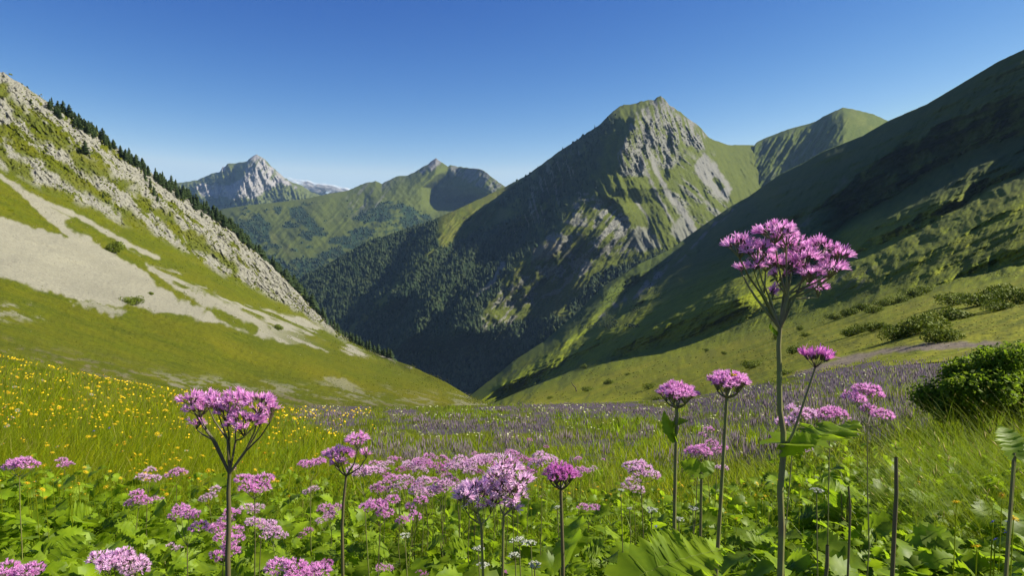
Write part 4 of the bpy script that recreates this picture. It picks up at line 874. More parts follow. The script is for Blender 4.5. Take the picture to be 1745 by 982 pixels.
# ------------------------------------------------------------------ pink flowers
def cap_proto(seed, nf=9, bract=True, L=1.0):
    r = random.Random(seed); V = []; F = []; M = []
    if bract:
        for z, q in ((0, .10), (.55, .15)):
            for k in range(4): a = k * math.pi / 2; V.append((q * math.cos(a), q * math.sin(a), z))
        for k in range(4): F.append((k, (k + 1) % 4, 4 + (k + 1) % 4, 4 + k)); M.append(1)
    for i in range(nf):
        a = 2 * math.pi * i / nf + r.random() * .6; sp = r.uniform(.12, .62); l = L * r.uniform(.75, 1.15); w = .055
        ca, sa = math.cos(a), math.sin(a); b = len(V); tx, ty = -sa * w, ca * w
        for t, ww in ((.0, .8), (.55, 1.2), (1.0, .5)):
            q = .10 + sp * t ** 1.6 * l; z = .5 + l * t * (1 - .35 * t * sp)
            V += [(ca * q - tx * ww, sa * q - ty * ww, z), (ca * q + tx * ww, sa * q + ty * ww, z)]
        F += [(b, b + 1, b + 3, b + 2), (b + 2, b + 3, b + 5, b + 4)]; M += [0, 0]
    return np.array(V), np.array(F), np.array(M)
CAPS = [cap_proto(700 + k) for k in range(3)]; CAPS_S = [cap_proto(710 + k, 5) for k in range(2)]
def caps_into(m, pos, dirs, size, r, lod=0):
    pr = CAPS if lod == 0 else CAPS_S; n = len(pos); pick = r.integers(0, len(pr), n)
    for k in range(len(pr)):
        s = pick == k
        if not s.any(): continue
        pv, pf, pm = pr[k]; V, F = bulk3(pv, pf, pos[s], dirs[s], size[s], r.uniform(0, 6.28, s.sum()))
        m.V.append(V); m.Q.append(F + m.n); m.M.append(np.tile(pm, s.sum())); m.n += len(V)
def cluster_pts(r, n, rx, rz, dome=.6):
    """points and outward directions of a domed tuft of florets"""
    a = r.uniform(0, 6.283, n); q = np.sqrt(r.random(n)); ph = q * 1.45
    x, y = rx * np.sin(ph) * np.cos(a), rx * np.sin(ph) * np.sin(a); z = rz * (np.cos(ph) * r.uniform(.55, 1.0, n) - .1)
    d = np.stack([x / rx * 1.0, y / rx * 1.0, np.cos(ph) * .9 + .25], -1) + r.normal(0, .18, (n, 3))
    return np.stack([x, y, z], -1), d
plants = []
def ribbed(pts, rad, k=14):
    V, Q = tube(pts, rad, k); c = np.repeat(np.array(pts), k, 0); f = np.where(np.arange(len(V)) % 2, 1.0, .80)[:, None]; return c + (V - c) * f, Q
def flower_plant(name, label, group, base, fork, clusters, d, seed, mat=0, rad=.0045, cap=.012, dens=1.0, lod=0, lean=None, leaves=0, root_pts=None, vias=None, stem_mat=None):
    """base: ground point; fork: world point where the branches part; clusters: (world centre, rx, rz)"""
    r = np.random.default_rng(seed); e = empty(name, base); tag(e, label, 'flower', group)
    base = np.array(base); mats = [(M_pink, M_pale, M_mag)[mat], M_bract]; sm = stem_mat or M_stem
    pts = root_pts if root_pts is not None else [base, base * .5 + fork * .5 + np.array([(r.random() - .5) * .06, 0, 0]), fork]
    pts = [np.array(p) - base for p in pts]
    if len(pts) > 2:
        q_ = []
        for a_, b_ in zip(pts[:-1], pts[1:]): q_ += [a_, a_ * .5 + b_ * .5 + np.array([r.uniform(-1, 1), r.uniform(-1, 1), 0]) * .0035]
        pts = q_ + [pts[-1]]
    pts[0] = pts[0] - np.array([0, 0, .05])
    m = MB(); m.add(*(ribbed if rad > .0049 else tube)(pts, np.linspace(rad * 1.15, rad * .72, len(pts)), 16 if rad > .0049 else 8))
    fk = pts[-1]
    for j, (c, rx, rz) in enumerate(clusters):
        c = np.array(c) - base; b0 = c - np.array([0, 0, rz * .9])
        if len(clusters) > 1:
            if vias is not None:
                vp = vias[j] - base + r.normal(0, .003, 3); m.add(*tube([fk, fk * .45 + vp * .55, vp, vp * .5 + b0 * .5 + np.array([(b0[0] - vp[0]) * .08, 0, 0]), b0], [rad * .50, rad * .44, rad * .36, rad * .29, rad * .22], 6))
            mid = fk * .5 + b0 * .5 + np.array([(b0[0] - fk[0]) * .16, (b0[1] - fk[1]) * .16, -(b0[2] - fk[2]) * .04])
            if vias is None: m.add(*tube([fk, mid, b0], [rad * .55, rad * .42, rad * .3], 5))
        else: m.add(*tube([fk, b0], [rad * .8, rad * .6], 6))
        n = max(10, int(dens * (rx * rx) / (cap * cap) * 6.5))
        pp, dd = cluster_pts(r, n, rx, rz)
        k = MB(); caps_into(k, pp + c - dd / np.linalg.norm(dd, axis=1)[:, None] * cap * .6, dd, cap * r.uniform(.75, 1.2, n), r, lod)
        o = k.obj('flower_cluster', mats, e)
        for q in range(min(n, 14 if lod == 0 else 4)):           # fine stalks under the tuft
            t = pp[q] + c - dd[q] / np.linalg.norm(dd[q]) * cap * .5; m.add(*tube([b0, t], [rad * .2, rad * .13], 3))
    m.obj('stem', [sm], e, True)
    for q in range(leaves):
        pv, pf = LEAFP[4 + q % 4]; a = r.uniform(0, 6.28); s = r.uniform(.09, .15); z = r.uniform(.15, .6) * fk[2]; tl = r.uniform(-.5, .3)
        v = pv * s; y = v[:, 1] * math.cos(tl) - v[:, 2] * math.sin(tl) + .02; zz = v[:, 1] * math.sin(tl) + v[:, 2] * math.cos(tl)
        k = MB(); t = z / max(fk[2], .01); k.add(np.stack([v[:, 0] * math.cos(a) - y * math.sin(a) + fk[0] * t, v[:, 0] * math.sin(a) + y * math.cos(a) + fk[1] * t, zz + z], -1), pf); k.obj('leaf', [M_leaf], e, True)
    return e
def gbase(px, d, dx=0.0):
    p = P(px, 900, d); x = p[0] + dx; return np.array([x, d, float(ground_z(x, d))])
def hero(name, label, group, d, forkpx, cl, basepx, seed, nodes=(), **k):
    q = d / FPX; r = random.Random(seed); C = []
    for (x, y, rx, ry) in cl:
        dd = d + r.uniform(-.035, .035); C.append((P(x, y, dd), rx * q, ry * q * 1.25))
    b = gbase(basepx, d); via = k.pop('via', None); k['vias'] = [P(*next(v for lim, v in via if x < lim), d) for (x, y, rx, ry) in cl] if via else None
    rp = [b] + [P(x, y, d) for x, y in nodes] + [P(forkpx[0], forkpx[1], d)]
    return flower_plant(name, label, group, b, rp[-1], C, d, seed, root_pts=rp, **k)
# the tall plant at the right
hR = hero('pink_flower', 'tallest pink flower at the right, its wide head against the dark slope, thick ribbed stem', None, 1.06, (1329, 560),
     [(1261, 421, 27, 17), (1292, 430, 24, 18), (1321, 397, 30, 16), (1350, 421, 26, 19), (1371, 442, 28, 20), (1399, 424, 25, 18), (1431, 437, 18, 19), (1414, 458, 22, 15), (1395, 492, 12, 14), (1305, 449, 22, 13), (1342, 453, 24, 15), (1316, 500, 8, 10), (1264, 459, 7, 6), (1380, 468, 22, 13), (1286, 455, 10, 8), (1340, 405, 16, 12), (1325, 470, 14, 11)],
     1331, 41, nodes=[(1332, 900), (1335, 772), (1329, 700), (1328, 620)], mat=0, rad=.0050, cap=.0105, dens=1.1, via=[(1312, (1302, 506)), (9999, (1343, 508))])
qq = 1.06 / FPX; hb = np.array(hR.location)
m = MB(); a0 = P(1336, 768, 1.06) - hb
m.add(*tube([a0, P(1352, 738, 1.05) - hb, P(1372, 680, 1.05) - hb, P(1389, 628, 1.05) - hb], [.0028, .0022, .0018, .0016], 6)); 
for s_ in ((1368, 695, 6), (1380, 655, -5)):
    m.add(*tube([P(s_[0], s_[1], 1.05) - hb, P(s_[0] - s_[2], s_[1] - 8, 1.05) - hb], [.0006, .0002], 3))
m.obj('branch', [M_stem], hR, True)
rg = np.random.default_rng(43); pp, dd = cluster_pts(rg, 26, 20 * qq, 10 * qq); dd[:, 2] += .5
k = MB(); caps_into(k, pp + P(1391, 612, 1.05) - hb - dd / np.linalg.norm(dd, axis=1)[:, None] * .006, dd, .0135 * rg.uniform(.8, 1.2, 26), rg)
for q in range(12): k.add(*tube([P(1389, 628, 1.05) - hb, pp[q] + P(1391, 613, 1.05) - hb], [.0006, .0004], 3), 1)
k.obj('flower_cluster', [M_mag, M_bract], hR)
M_vein = veg_mat('leaf_veins', (.26, .33, .05), (.22, .30, .04), .5, .4, 9)
def veins(V, w, nrm):
    vs, qs = [], []; n = len(V) // 5; o = 0
    def strip(pts, w0):
        nonlocal o
        pts = np.array(pts)
        for a, b in zip(pts[:-1], pts[1:]):
            t = b - a; s = np.cross(t, nrm); s = s / (np.linalg.norm(s) + 1e-9) * w0; up = nrm * w * .5
            vs.extend([a - s + up, a + s + up, b + s * .7 + up, b - s * .7 + up]); qs.append((o, o + 1, o + 2, o + 3)); o += 4
    strip([V[i * 5 + 2] for i in range(0, n, 2)], w)
    for i in range(0, n - 2, 4):
        for js in ((2, 1, 0), (2, 3, 4)):
            strip([V[i * 5 + js[0]], V[i * 5 + js[1]], V[i * 5 + js[2]] * .9 + V[i * 5 + js[1]] * .1], w * .5)
    return np.array(vs), np.array(qs)
def leaf_obj(parent, base, tipdir, size, proto, up=(0, 0, 1), name='leaf', mat=None, wide=1.0, roll=0):
    """leaf blade from a base point towards tipdir"""
    t = np.array(tipdir, float); t /= np.linalg.norm(t); n = np.array(up, float); sx = np.cross(t, n); sx /= np.linalg.norm(sx) + 1e-9; n = np.cross(sx, t)
    if roll: sx, n = sx * math.cos(roll) + n * math.sin(roll), -sx * math.sin(roll) + n * math.cos(roll)
    pv, pf = proto; v = pv * size; o0 = np.array(parent.location) if parent is not None else np.zeros(3)
    V = v[:, 0:1] * wide * sx + v[:, 1:2] * t + v[:, 2:3] * n + np.array(base) - o0
    k = MB(); k.add(V, pf)
    if len(pv) > 60: k.add(*veins(V, size * .006, n), 1)
    return k.obj(name, [mat or M_leaf, M_vein], parent, True)
# leaves of the tall plant: the jagged blade held out to the right, the small bract under the fork
LB1 = leaf_proto(801, 14, .16, -.05, 1.2, .26)
leaf_obj(hR, P(1345, 755, 1.06), np.array([.135, .05, .010]), .148, LB1, up=(0.03, .10, 1), wide=.72)
leaf_obj(hR, P(1340, 766, 1.05), np.array([.05, -.02, .035]), .055, LEAFP[6], up=(-.3, -.5, 1), wide=1.0)
leaf_obj(hR, P(1323, 569, 1.06), P(1298, 546, 1.05) - P(1323, 569, 1.06), .034, leaf_proto(802, 5, .3, -.5, 5.0, .0), up=(0, -1, .2))
# the tall plant at the left
hL = hero('pink_flower', 'tall pink flower at the left with a broad head on many dark branches', None, 1.28, (391, 808),
     [(325, 681, 20, 10), (341, 697, 26, 14), (335, 722, 12, 10), (372, 690, 20, 17), (400, 688, 26, 20), (416, 723, 30, 20), (441, 690, 26, 17), (460, 704, 14, 14), (386, 706, 18, 14), (442, 712, 16, 14), (352, 678, 16, 10)],
     386, 44, nodes=[(388, 950), (390, 870)], mat=0, rad=.0052, cap=.0110, dens=1.1, stem_mat=M_stemd, via=[(350, (366, 752)), (392, (391, 752)), (430, (402, 756)), (9999, (420, 764))])
# compact domed heads
def dome(px, py, w, h, d, basepx, seed, label, mat=2, **k):
    q = d / FPX; r = random.Random(seed)
    cl = [(px, py, w * .34, h * .52)] + [(px + w * .25 * math.cos(a), py + h * .12 + 1 * math.sin(a), w * .24, h * .36) for a in (0, 3.14)]
    C = [(P(cl[0][0], cl[0][1], d), w * .36 * q, h * .50 * q)] + [(P(px + w * .27 * math.cos(a), py + h * .10, d) + np.array([0, w * .27 * math.sin(a) * q, 0]), w * .23 * q, h * .40 * q) for a in np.arange(0, 6.28, 1.05)]
    b = gbase(basepx, d); fk = P(px + (basepx - px) * .08, py + h * .72, d)
    return flower_plant('pink_flower', label, None, b, fk, C, d, seed, root_pts=[b, b * .45 + fk * .55 + np.array([.004, 0, 0]), fk], mat=mat, cap=.0095, dens=1.0, **k)
f1 = dome(955, 806, 58, 40, 1.75, 964, 45, 'magenta domed flower on one thick dark stem at the centre', rad=.0058, stem_mat=M_stemd)
f2 = dome(1154, 668, 68, 38, 1.6, 1146, 46, 'left of the two tall domed pink flowers, with a drooping dark leaf below it', mat=0, rad=.0058)
f3 = dome(1242, 648, 70, 42, 1.6, 1199, 47, 'right of the two tall domed pink flowers, on a leaning stem', mat=0, rad=.0058)
fb = np.array(f2.location)
leaf_obj(f2, P(1147, 745, 1.6), P(1126, 702, 1.6) - P(1147, 745, 1.6), .062, leaf_proto(803, 6, .5, .3, 2.4, .12), up=(-.6, -.8, .2)); leaf_obj(f2, P(1148, 725, 1.6), P(1166, 712, 1.6) - P(1148, 725, 1.6), .035, leaf_proto(804, 6, .5, .6, 1.6, .2), up=(0, -.5, 1)); leaf_obj(f2, P(1146, 742, 1.6), P(1158, 760, 1.6) - P(1146, 742, 1.6), .028, leaf_proto(805, 6, .3, .2, 1.8, .1), up=(0, -.7, .7))
leaf_obj(f1, P(963, 955, 1.8), P(985, 880, 1.9) - P(963, 955, 1.8), .15, leaf_proto(806, 9, .35, .1, 1.5, .08), up=(-.75, -.45, .3)); leaf_obj(f1, P(966, 945, 1.85), P(992, 905, 1.9) - P(966, 945, 1.85), .10, leaf_proto(807, 9, .35, .1, 1.5, .08), up=(-.5, -.8, .3))
# a small bee on the right dome
be = empty('bee', P(1248, 640, 1.53)); tag(be, 'tiny brown bee on the right domed pink flower', 'bee')
k = MB()
def ellip(c, r3, nu=10, nv=6):
    V = [(c[0] + r3[0] * math.sin(math.pi * j / nv) * math.cos(2 * math.pi * i / nu), c[1] + r3[1] * math.sin(math.pi * j / nv) * math.sin(2 * math.pi * i / nu), c[2] + r3[2] * math.cos(math.pi * j / nv)) for j in range(nv + 1) for i in range(nu)]
    return np.array(V), np.array([(j * nu + i, j * nu + (i + 1) % nu, (j + 1) * nu + (i + 1) % nu, (j + 1) * nu + i) for j in range(nv) for i in range(nu)])
k.add(*ellip((0, 0, 0), (.005, .0028, .0028))); k.add(*ellip((.006, 0, .0005), (.003, .0025, .0025))); k.add(*ellip((.0095, 0, 0), (.0016, .0016, .0016))); k.obj('body', [M_ora], be, True)
for s_ in (-1, 1):
    k = MB(); k.add(np.array([(.005, 0, .002), (.001, s_ * .003, .005), (-.006, s_ * .006, .004), (-.002, s_ * .001, .003)]), np.array([(0, 1, 2, 3)])); k.obj('wing', [M_straw], be)

def corymb(px, py, w, h, label, group, seed, mat=0, d=None, base_dx=0, ncl=None, leaves=0, lod=None, dens=1.0, rad=None, cap=None, spread=1.0):
    r = random.Random(seed); s = float(np.interp(px, _apx, _s))
    qv = float(qy(py)) - s; dm_ = (H0 - .32) / qv if qv > .02 else 99
    d = d or min(165.0 / w, dm_); q = d / FPX; ncl = ncl or max(2, int(round(w / 15)))
    C = []
    for i in range(ncl):
        f = (i + .5) / ncl * 2 - 1 if ncl > 1 else 0
        x = px + f * w * .36 + r.uniform(-.05, .05) * w; y = py + abs(f) ** 1.5 * h * .22 + r.uniform(-.42, .45) * h * spread
        rx = w * r.uniform(.17, .25) * (1.25 if ncl <= 3 else 1); C.append((P(x, y, d + r.uniform(-.3, .3) * w * q), rx * q, max(h * .28, rx * .8) * q))
    b = gbase(px + base_dx + r.uniform(-6, 6), d); top = P(px, py + h * (.9 + .3 * r.random()), d); top[2] = max(top[2], b[2] + .1)
    return flower_plant('pink_flower', label, group, b, top, C, d, seed, mat=mat, rad=rad or max(.0024, .0005 * d), cap=cap or min(.016, max(.0095, .0030 * d)), dens=dens, lod=(1 if w < 45 else 0) if lod is None else lod, leaves=leaves, stem_mat=M_stem if r.random() < .6 else M_stemd)
T_ = [  # px, py, width, height, colour, clusters, label
 (33, 792, 60, 18, 0, 5, 'flat pink flower head alone at the left edge, upper row'),
 (110, 790, 30, 12, 0, 3, 'small pink flower second from the left edge in the yellow meadow'),
 (252, 812, 44, 26, 1, 4, 'pale pink flower above the pair of small heads, left meadow'),
 (301, 811, 36, 16, 0, 3, 'flat pink flower between the pale head and the tall left flower'),
 (236, 848, 46, 20, 0, 4, 'pink flower of several separate tufts under the pale left head'),
 (268, 846, 22, 12, 0, 2, 'small pink tuft right of the split tufts in the left meadow'),
 (319, 884, 66, 40, 0, 5, 'full rounded pink flower left of the tall left stem'),
 (383, 888, 62, 34, 0, 5, 'ragged pink flower directly behind the tall left stem'),
 (388, 930, 68, 36, 0, 5, 'wide loose pink flower low behind the tall left stem'),
 (296, 930, 26, 14, 1, 2, 'small faded pink flower low between two stems at left'),
 (28, 975, 84, 26, 0, 6, 'large pink flower cut off by the bottom left corner'),
 (205, 962, 104, 34, 1, 7, 'broad pale pink flower low at the bottom left'),
 (434, 822, 66, 30, 0, 5, 'pink flower right behind the tall left stem, with a raised end tuft'),
 (357, 842, 36, 26, 1, 3, 'faded open pink flower left of the tall left stem'),
 (401, 803, 16, 12, 0, 1, 'tiny pink bud head beside the fork of the tall left flower'),
 (431, 868, 36, 26, 1, 3, 'pale tuft above the lower pale heads right of the tall left stem'),
 (445, 890, 56, 20, 1, 4, 'pale flat flower right of the tall left stem, middle of three'),
 (466, 908, 48, 24, 1, 4, 'pale flower right of the tall left stem, lowest of three'),
 (519, 908, 28, 22, 2, 2, 'dark pink half open head on a slanting stalk'),
 (510, 972, 96, 40, 0, 6, 'large bright pink flower cut by the bottom edge left of centre'),
 (548, 964, 40, 36, 2, 3, 'upright tuft of pink at the bottom edge left of centre'),
 (530, 795, 46, 26, 0, 4, 'pink flower of three tufts left of the branching pair'),
 (529, 829, 30, 26, 1, 2, 'round pale pink flower under the three tufts'),
 (565, 866, 44, 34, 0, 3, 'pink flower halfway down in front of the branching stem'),
 (552, 888, 32, 16, 1, 2, 'pale low tuft left of the branching stem'),
 (621, 811, 60, 38, 1, 5, 'pale pink cloud like head right of the branching pair'),
 (648, 862, 66, 34, 0, 5, 'wide pink flower with a dark left end, lower middle band'),
 (702, 866, 50, 46, 0, 4, 'pink flower touching the right end of the wide dark ended one'),
 (655, 970, 32, 26, 0, 2, 'small bright pink flower at the bottom edge, left of two'),
 (717, 974, 26, 18, 2, 2, 'small bright pink flower at the bottom edge, right of two'),
 (813, 775, 22, 12, 0, 2, 'small pink flower alone above the middle band'),
 (902, 750, 15, 11, 2, 1, 'single round pink head in front of the violet meadow'),
 (931, 762, 14, 11, 2, 1, 'single round pink head just right and below its neighbour in the violet meadow'),
 (984, 786, 18, 14, 0, 2, 'small pink flower right of the magenta dome, upper'),
 (1027, 783, 12, 8, 0, 1, 'tiny pink flower between the magenta dome and the tall domes'),
 (990, 804, 34, 16, 0, 3, 'pink flower touching the magenta dome on its right'),
 (1010, 799, 20, 12, 1, 2, 'little pale pink flower right of the magenta dome'),
 (921, 785, 20, 14, 0, 2, 'small pink flower left above the magenta dome'),
 (1004, 868, 38, 24, 0, 3, 'pink flower with a bluish left side, right of the magenta dome stem'),
 (1092, 799, 60, 24, 1, 5, 'loose brownish pink flower left of the left tall dome stem'),
 (1078, 826, 40, 22, 1, 3, 'pale pink flower under the loose brownish one'),
 (1202, 742, 34, 30, 0, 2, 'top pink tuft behind the leaning stem'),
 (1222, 757, 36, 30, 0, 3, 'pink tuft right behind the leaning stem'),
 (1189, 772, 56, 24, 0, 4, 'wide pink flower between the two tall dome stems'),
 (1184, 805, 26, 16, 2, 2, 'small dark pink flower under the wide one between the two dome stems'),
 (1228, 795, 26, 18, 1, 2, 'pale pink tuft right of the leaning stem, low'),
 (1353, 708, 70, 34, 1, 5, 'very pale pink flower crossing behind the tallest stem'),
 (1414, 712, 66, 24, 0, 5, 'pink flower above the jagged leaf, right of the tallest stem'),
 (1478, 683, 72, 46, 0, 7, 'full pink flower alone before the violet stripe at the right'),
 (1373, 765, 26, 12, 1, 2, 'small pale flower under the jagged leaf'),
 (862, 976, 14, 10, 2, 1, 'tiny pink head at the bottom edge near the centre'),
]
for i, (x, y, w, h, mt, nc, lab) in enumerate(T_): corymb(x, y, w, h, lab, 'pink flowers in the leafy bank', 1000 + i, mat=mt, ncl=nc, leaves=2 if w > 50 and y > 840 else 0)
# the branching pair left of centre and the two big shaggy heads at the centre
hero('pink_flower', 'branching pink flower left of centre, one head raised above the other', None, 2.1, (590, 812), [(609, 753, 18, 13), (624, 774, 8, 7), (581, 776, 20, 11), (565, 775, 14, 9), (577, 790, 12, 8)], 578, 51, nodes=[(583, 900)], mat=0, rad=.0052, cap=.0125, dens=1.3, lod=0, stem_mat=M_stemd)
hero('pink_flower', 'left and lower of the two big shaggy lilac heads at the centre', None, 1.7, (820, 895), [(812, 850, 34, 26), (790, 846, 18, 16), (836, 858, 16, 18), (812, 836, 22, 14)], 838, 52, mat=1, rad=.0045, cap=.018, dens=1.2)
hero('pink_flower', 'right and taller of the two big shaggy lilac heads at the centre', None, 1.7, (858, 880), [(862, 800, 24, 26), (848, 820, 22, 18), (884, 826, 22, 22), (872, 845, 26, 16), (874, 868, 8, 12), (860, 838, 24, 16)], 850, 53, mat=1, rad=.0045, cap=.018, dens=1.1)
# the crowded band of heads left of centre
r = random.Random(77); i = 0
for x in range(640, 930, 11):
    for row in range(2):
        px_ = x + r.uniform(-6, 6); py_ = (788 if row == 0 else 822) + r.uniform(-12, 12) + (6 if px_ > 760 else 0)
        if 860 < px_ and row: continue
        w = r.uniform(26, 48); mt = r.choice([0, 0, 1, 1, 2])
        lb = ('small ' if w < 34 else 'wide ') + ('bright pink', 'pale lilac', 'dark pink')[mt] + ' head, ' + ('upper' if row == 0 else 'lower') + ' side of the crowded flower band, ' + ('left part' if px_ < 720 else 'middle' if px_ < 800 else 'before the shaggy heads')
        corymb(px_, py_, w, w * r.uniform(.45, .7), lb, 'crowded band of pink flowers', 2000 + i, mat=mt, dens=.9); i += 1
# ------------------------------------------------------------------ small flowers
def disc_flower(nm, petals, mp, mc, r0=.5, seed=0, lay=1):
    r = random.Random(seed); m = MB()
    for l in range(lay):
        for i in range(petals):
            a = 2 * math.pi * (i + .5 * l) / petals + r.uniform(-.08, .08); w = 2.2 / petals; ca, sa = math.cos(a), math.sin(a); z = .04 + .10 * l; q = 1.0 - .3 * l
            V = [(r0 * .3 * ca, r0 * .3 * sa, z), (r0 * .7 * q * math.cos(a - w * .5), r0 * .7 * q * math.sin(a - w * .5), z + .04), (r0 * q * ca, r0 * q * sa, z + r.uniform(-.04, .05)), (r0 * .7 * q * math.cos(a + w * .5), r0 * .7 * q * math.sin(a + w * .5), z + .04)]
            m.add(np.array(V), np.array([(0, 1, 2, 3)]), 0)
    v, q = ellip((0, 0, .05), (r0 * .32, r0 * .32, .10), 8, 4); m.add(v, q, 1)
    return m.mesh(nm, [mp, mc])
yel_me = [disc_flower('flower_head', 14, M_yel, M_ora, .5, 1, 2), disc_flower('flower_head', 11, M_yel, M_yel, .5, 2, 2), disc_flower('flower_head', 16, M_yel, M_yel, .5, 3, 2)]
whi_me = [disc_flower('flower_head', 13, M_whi, M_ora, .5, 4, 1)]
sv_, sq_ = tube([(0, 0, -1), (.02, .01, -.5), (0, 0, 0)], [.012, .010, .008], 4); st_me = mesh_np('stem', sv_, sq_, M_grass, link=False)
def small(px, py, w, h, mes, nm, lab, cat, group, r, tilt=.5, d=None):
    s = float(np.interp(px, _apx, _s)); d = d or (H0 - h) / max(float(qy(py)) - s, .012)
    x, y, z = P(px, py, d); zg = float(ground_z(x, y)); z = max(z, zg + .1); sz = w / FPX * d
    e = empty(nm, (x, y, zg)); tag(e, lab, cat, group)
    o = child('flower_head', r.choice(mes), e); o.location = (0, 0, z - zg); o.scale = (sz,) * 3; o.rotation_euler = (r.uniform(.1, .9), r.uniform(-.4, .4), r.uniform(0, 6))
    q = child('stem', st_me, e); q.location = (0, 0, z - zg); hh_ = z - zg + .02; q.scale = (min(.25, .04 * d) if d > 5 else .18, .2, hh_)
    return e
r = random.Random(88)
def zlabel(x, y, sz_='small'):
    a = 'at the left edge' if x < 150 else 'left of the tall left flower' if x < 330 else 'around the tall left flower' if x < 480 else 'before the violet meadow'
    b = 'high in the' if y < 690 else 'in the middle of the' if y < 770 else 'low in the'
    return sz_ + ' yellow flower ' + b + ' grassy meadow ' + a
cnt = 0
while cnt < 285:
    x = r.uniform(-5, 680); y = r.uniform(625, 850) if r.random() < .8 else r.uniform(612, 720)
    if y < edge_y(x) + 6 or (x > 480 and y < np.interp(x, [480, 640, 700], [700, 790, 830])): continue
    if r.random() > (1.0 - x / 900) * (.25 + 1.1 * float(sstep(-.15, .3, clump(x, y, (60, 26), 93)))): continue
    if x > 500 and y > 800: continue
    w = np.interp(y, [610, 700, 850], [6, 8.5, 11]) * r.uniform(.55, 1.15)
    small(x, y, w, r.uniform(.34, .50), yel_me, 'yellow_flower', zlabel(x, y, 'tiny' if w < 6.5 else 'large' if w > 9.5 else 'small'), 'flower', 'yellow flowers in the left meadow', r); cnt += 1
for (x, y) in ((6, 757), (12, 728), (14, 725), (20, 716), (30, 700), (34, 707), (25, 712), (15, 712), (5, 695), (22, 660), (74, 649), (153, 673), (98, 762), (58, 822), (321, 769), (175, 640), (208, 770), (272, 744)):
    small(x + r.uniform(-3, 3), y, r.uniform(7, 10), r.uniform(.34, .5), whi_me, 'white_flower', 'small white flower among the yellow ones in the left meadow', 'flower', 'white flowers in the left meadow', r)
for (x, y, w, lab) in ((1665, 933, 19, 'orange yellow flower low at the right, facing up'), (1708, 845, 14, 'yellow flower beside the leaf topped stalk, upper'), (1727, 885, 20, 'orange yellow flower behind the leaf topped stalk, lower'), (1630, 857, 16, 'flat yellow flower in the tall grass at the right'),
                  (1162, 828, 9, 'yellow flower between the two tall dome stems'), (1290, 825, 9, 'yellow flower left of the tallest stem'), (1236, 875, 8, 'small yellow flower near the serrated leaf'), (1363, 828, 7, 'small yellow flower right of the tallest stem'), (1255, 885, 9, 'small orange flower at the tip of the serrated leaf'), (1565, 822, 8, 'small yellow flower before the tall grass')):
    small(x, y, w, .4, yel_me, 'yellow_flower', lab, 'flower', 'yellow flowers on the right', r, d=min(3.5, 34 / w))
for i in range(90):
    x = r.uniform(900, 1500); y = r.uniform(700, 850)
    if i % 2: x = r.uniform(880, 1330); y = r.uniform(808, 870)
    small(x, y, r.uniform(4, 6.5), r.uniform(.3, .45), yel_me if i % 2 else whi_me, 'yellow_flower' if i % 2 else 'white_flower', (('tiny ' if i % 3 else 'small ') + ('yellow' if i % 2 else 'white') + ' flower in the grass ' + ('near the magenta dome' if x < 1060 else 'around the two tall dome stems' if x < 1270 else 'behind the tallest stem') + (', far off' if y < 780 else ', close by')), 'flower', 'tiny flowers right of the centre', r)
# more yellow dots far off, past counting
n = 650; rr = np.random.default_rng(91); px = rr.uniform(-20, 640, n); py = edge_y(px) + 2 + (780 - edge_y(px)) * rr.random(n) ** 1.6; k_ = gl(px, py) > rr.random(n); px, py = px[k_], py[k_]
p = ground_at(px, py + 6); p[:, 2] += .34; sz = p[:, 1] * 3.2 / FPX
dv = np.array([(math.cos(a), math.sin(a), 0) for a in np.arange(0, 6.28, 1.05)]) * .5; dv = np.concatenate([dv, [(0, 0, .25)]]); df = np.array([(i, (i + 1) % 6, 6) for i in range(6)])
Vs, Fs = bulk3(dv, df, p, np.stack([rr.normal(0, .3, len(p)), -.5 + rr.normal(0, .3, len(p)), 1 + 0 * sz], -1), sz, 0 * sz)
tag(mesh_np('distant_yellow_blossoms', Vs, None, M_yel, T=Fs), kind='stuff')
n = 700; px = rr.uniform(520, 1500, n); py = edge_y(px) + 1 + (760 - edge_y(px)) * rr.random(n) ** 1.5; k_ = (clump(px, py, (40, 9), 92) > .05); px, py = px[k_], py[k_]
p = ground_at(px, py + 5); p[:, 2] += .3; sz = p[:, 1] * 3.0 / FPX
Vs, Fs = bulk3(dv, df, p, np.stack([rr.normal(0, .3, len(p)), -.5 + rr.normal(0, .3, len(p)), 1 + 0 * sz], -1), sz, 0 * sz)
tag(mesh_np('distant_cream_blossoms', Vs, None, veg_mat('cream_petals', (.55, .58, .22), (.50, .50, .30), .5, .3, 10), T=Fs), kind='stuff')
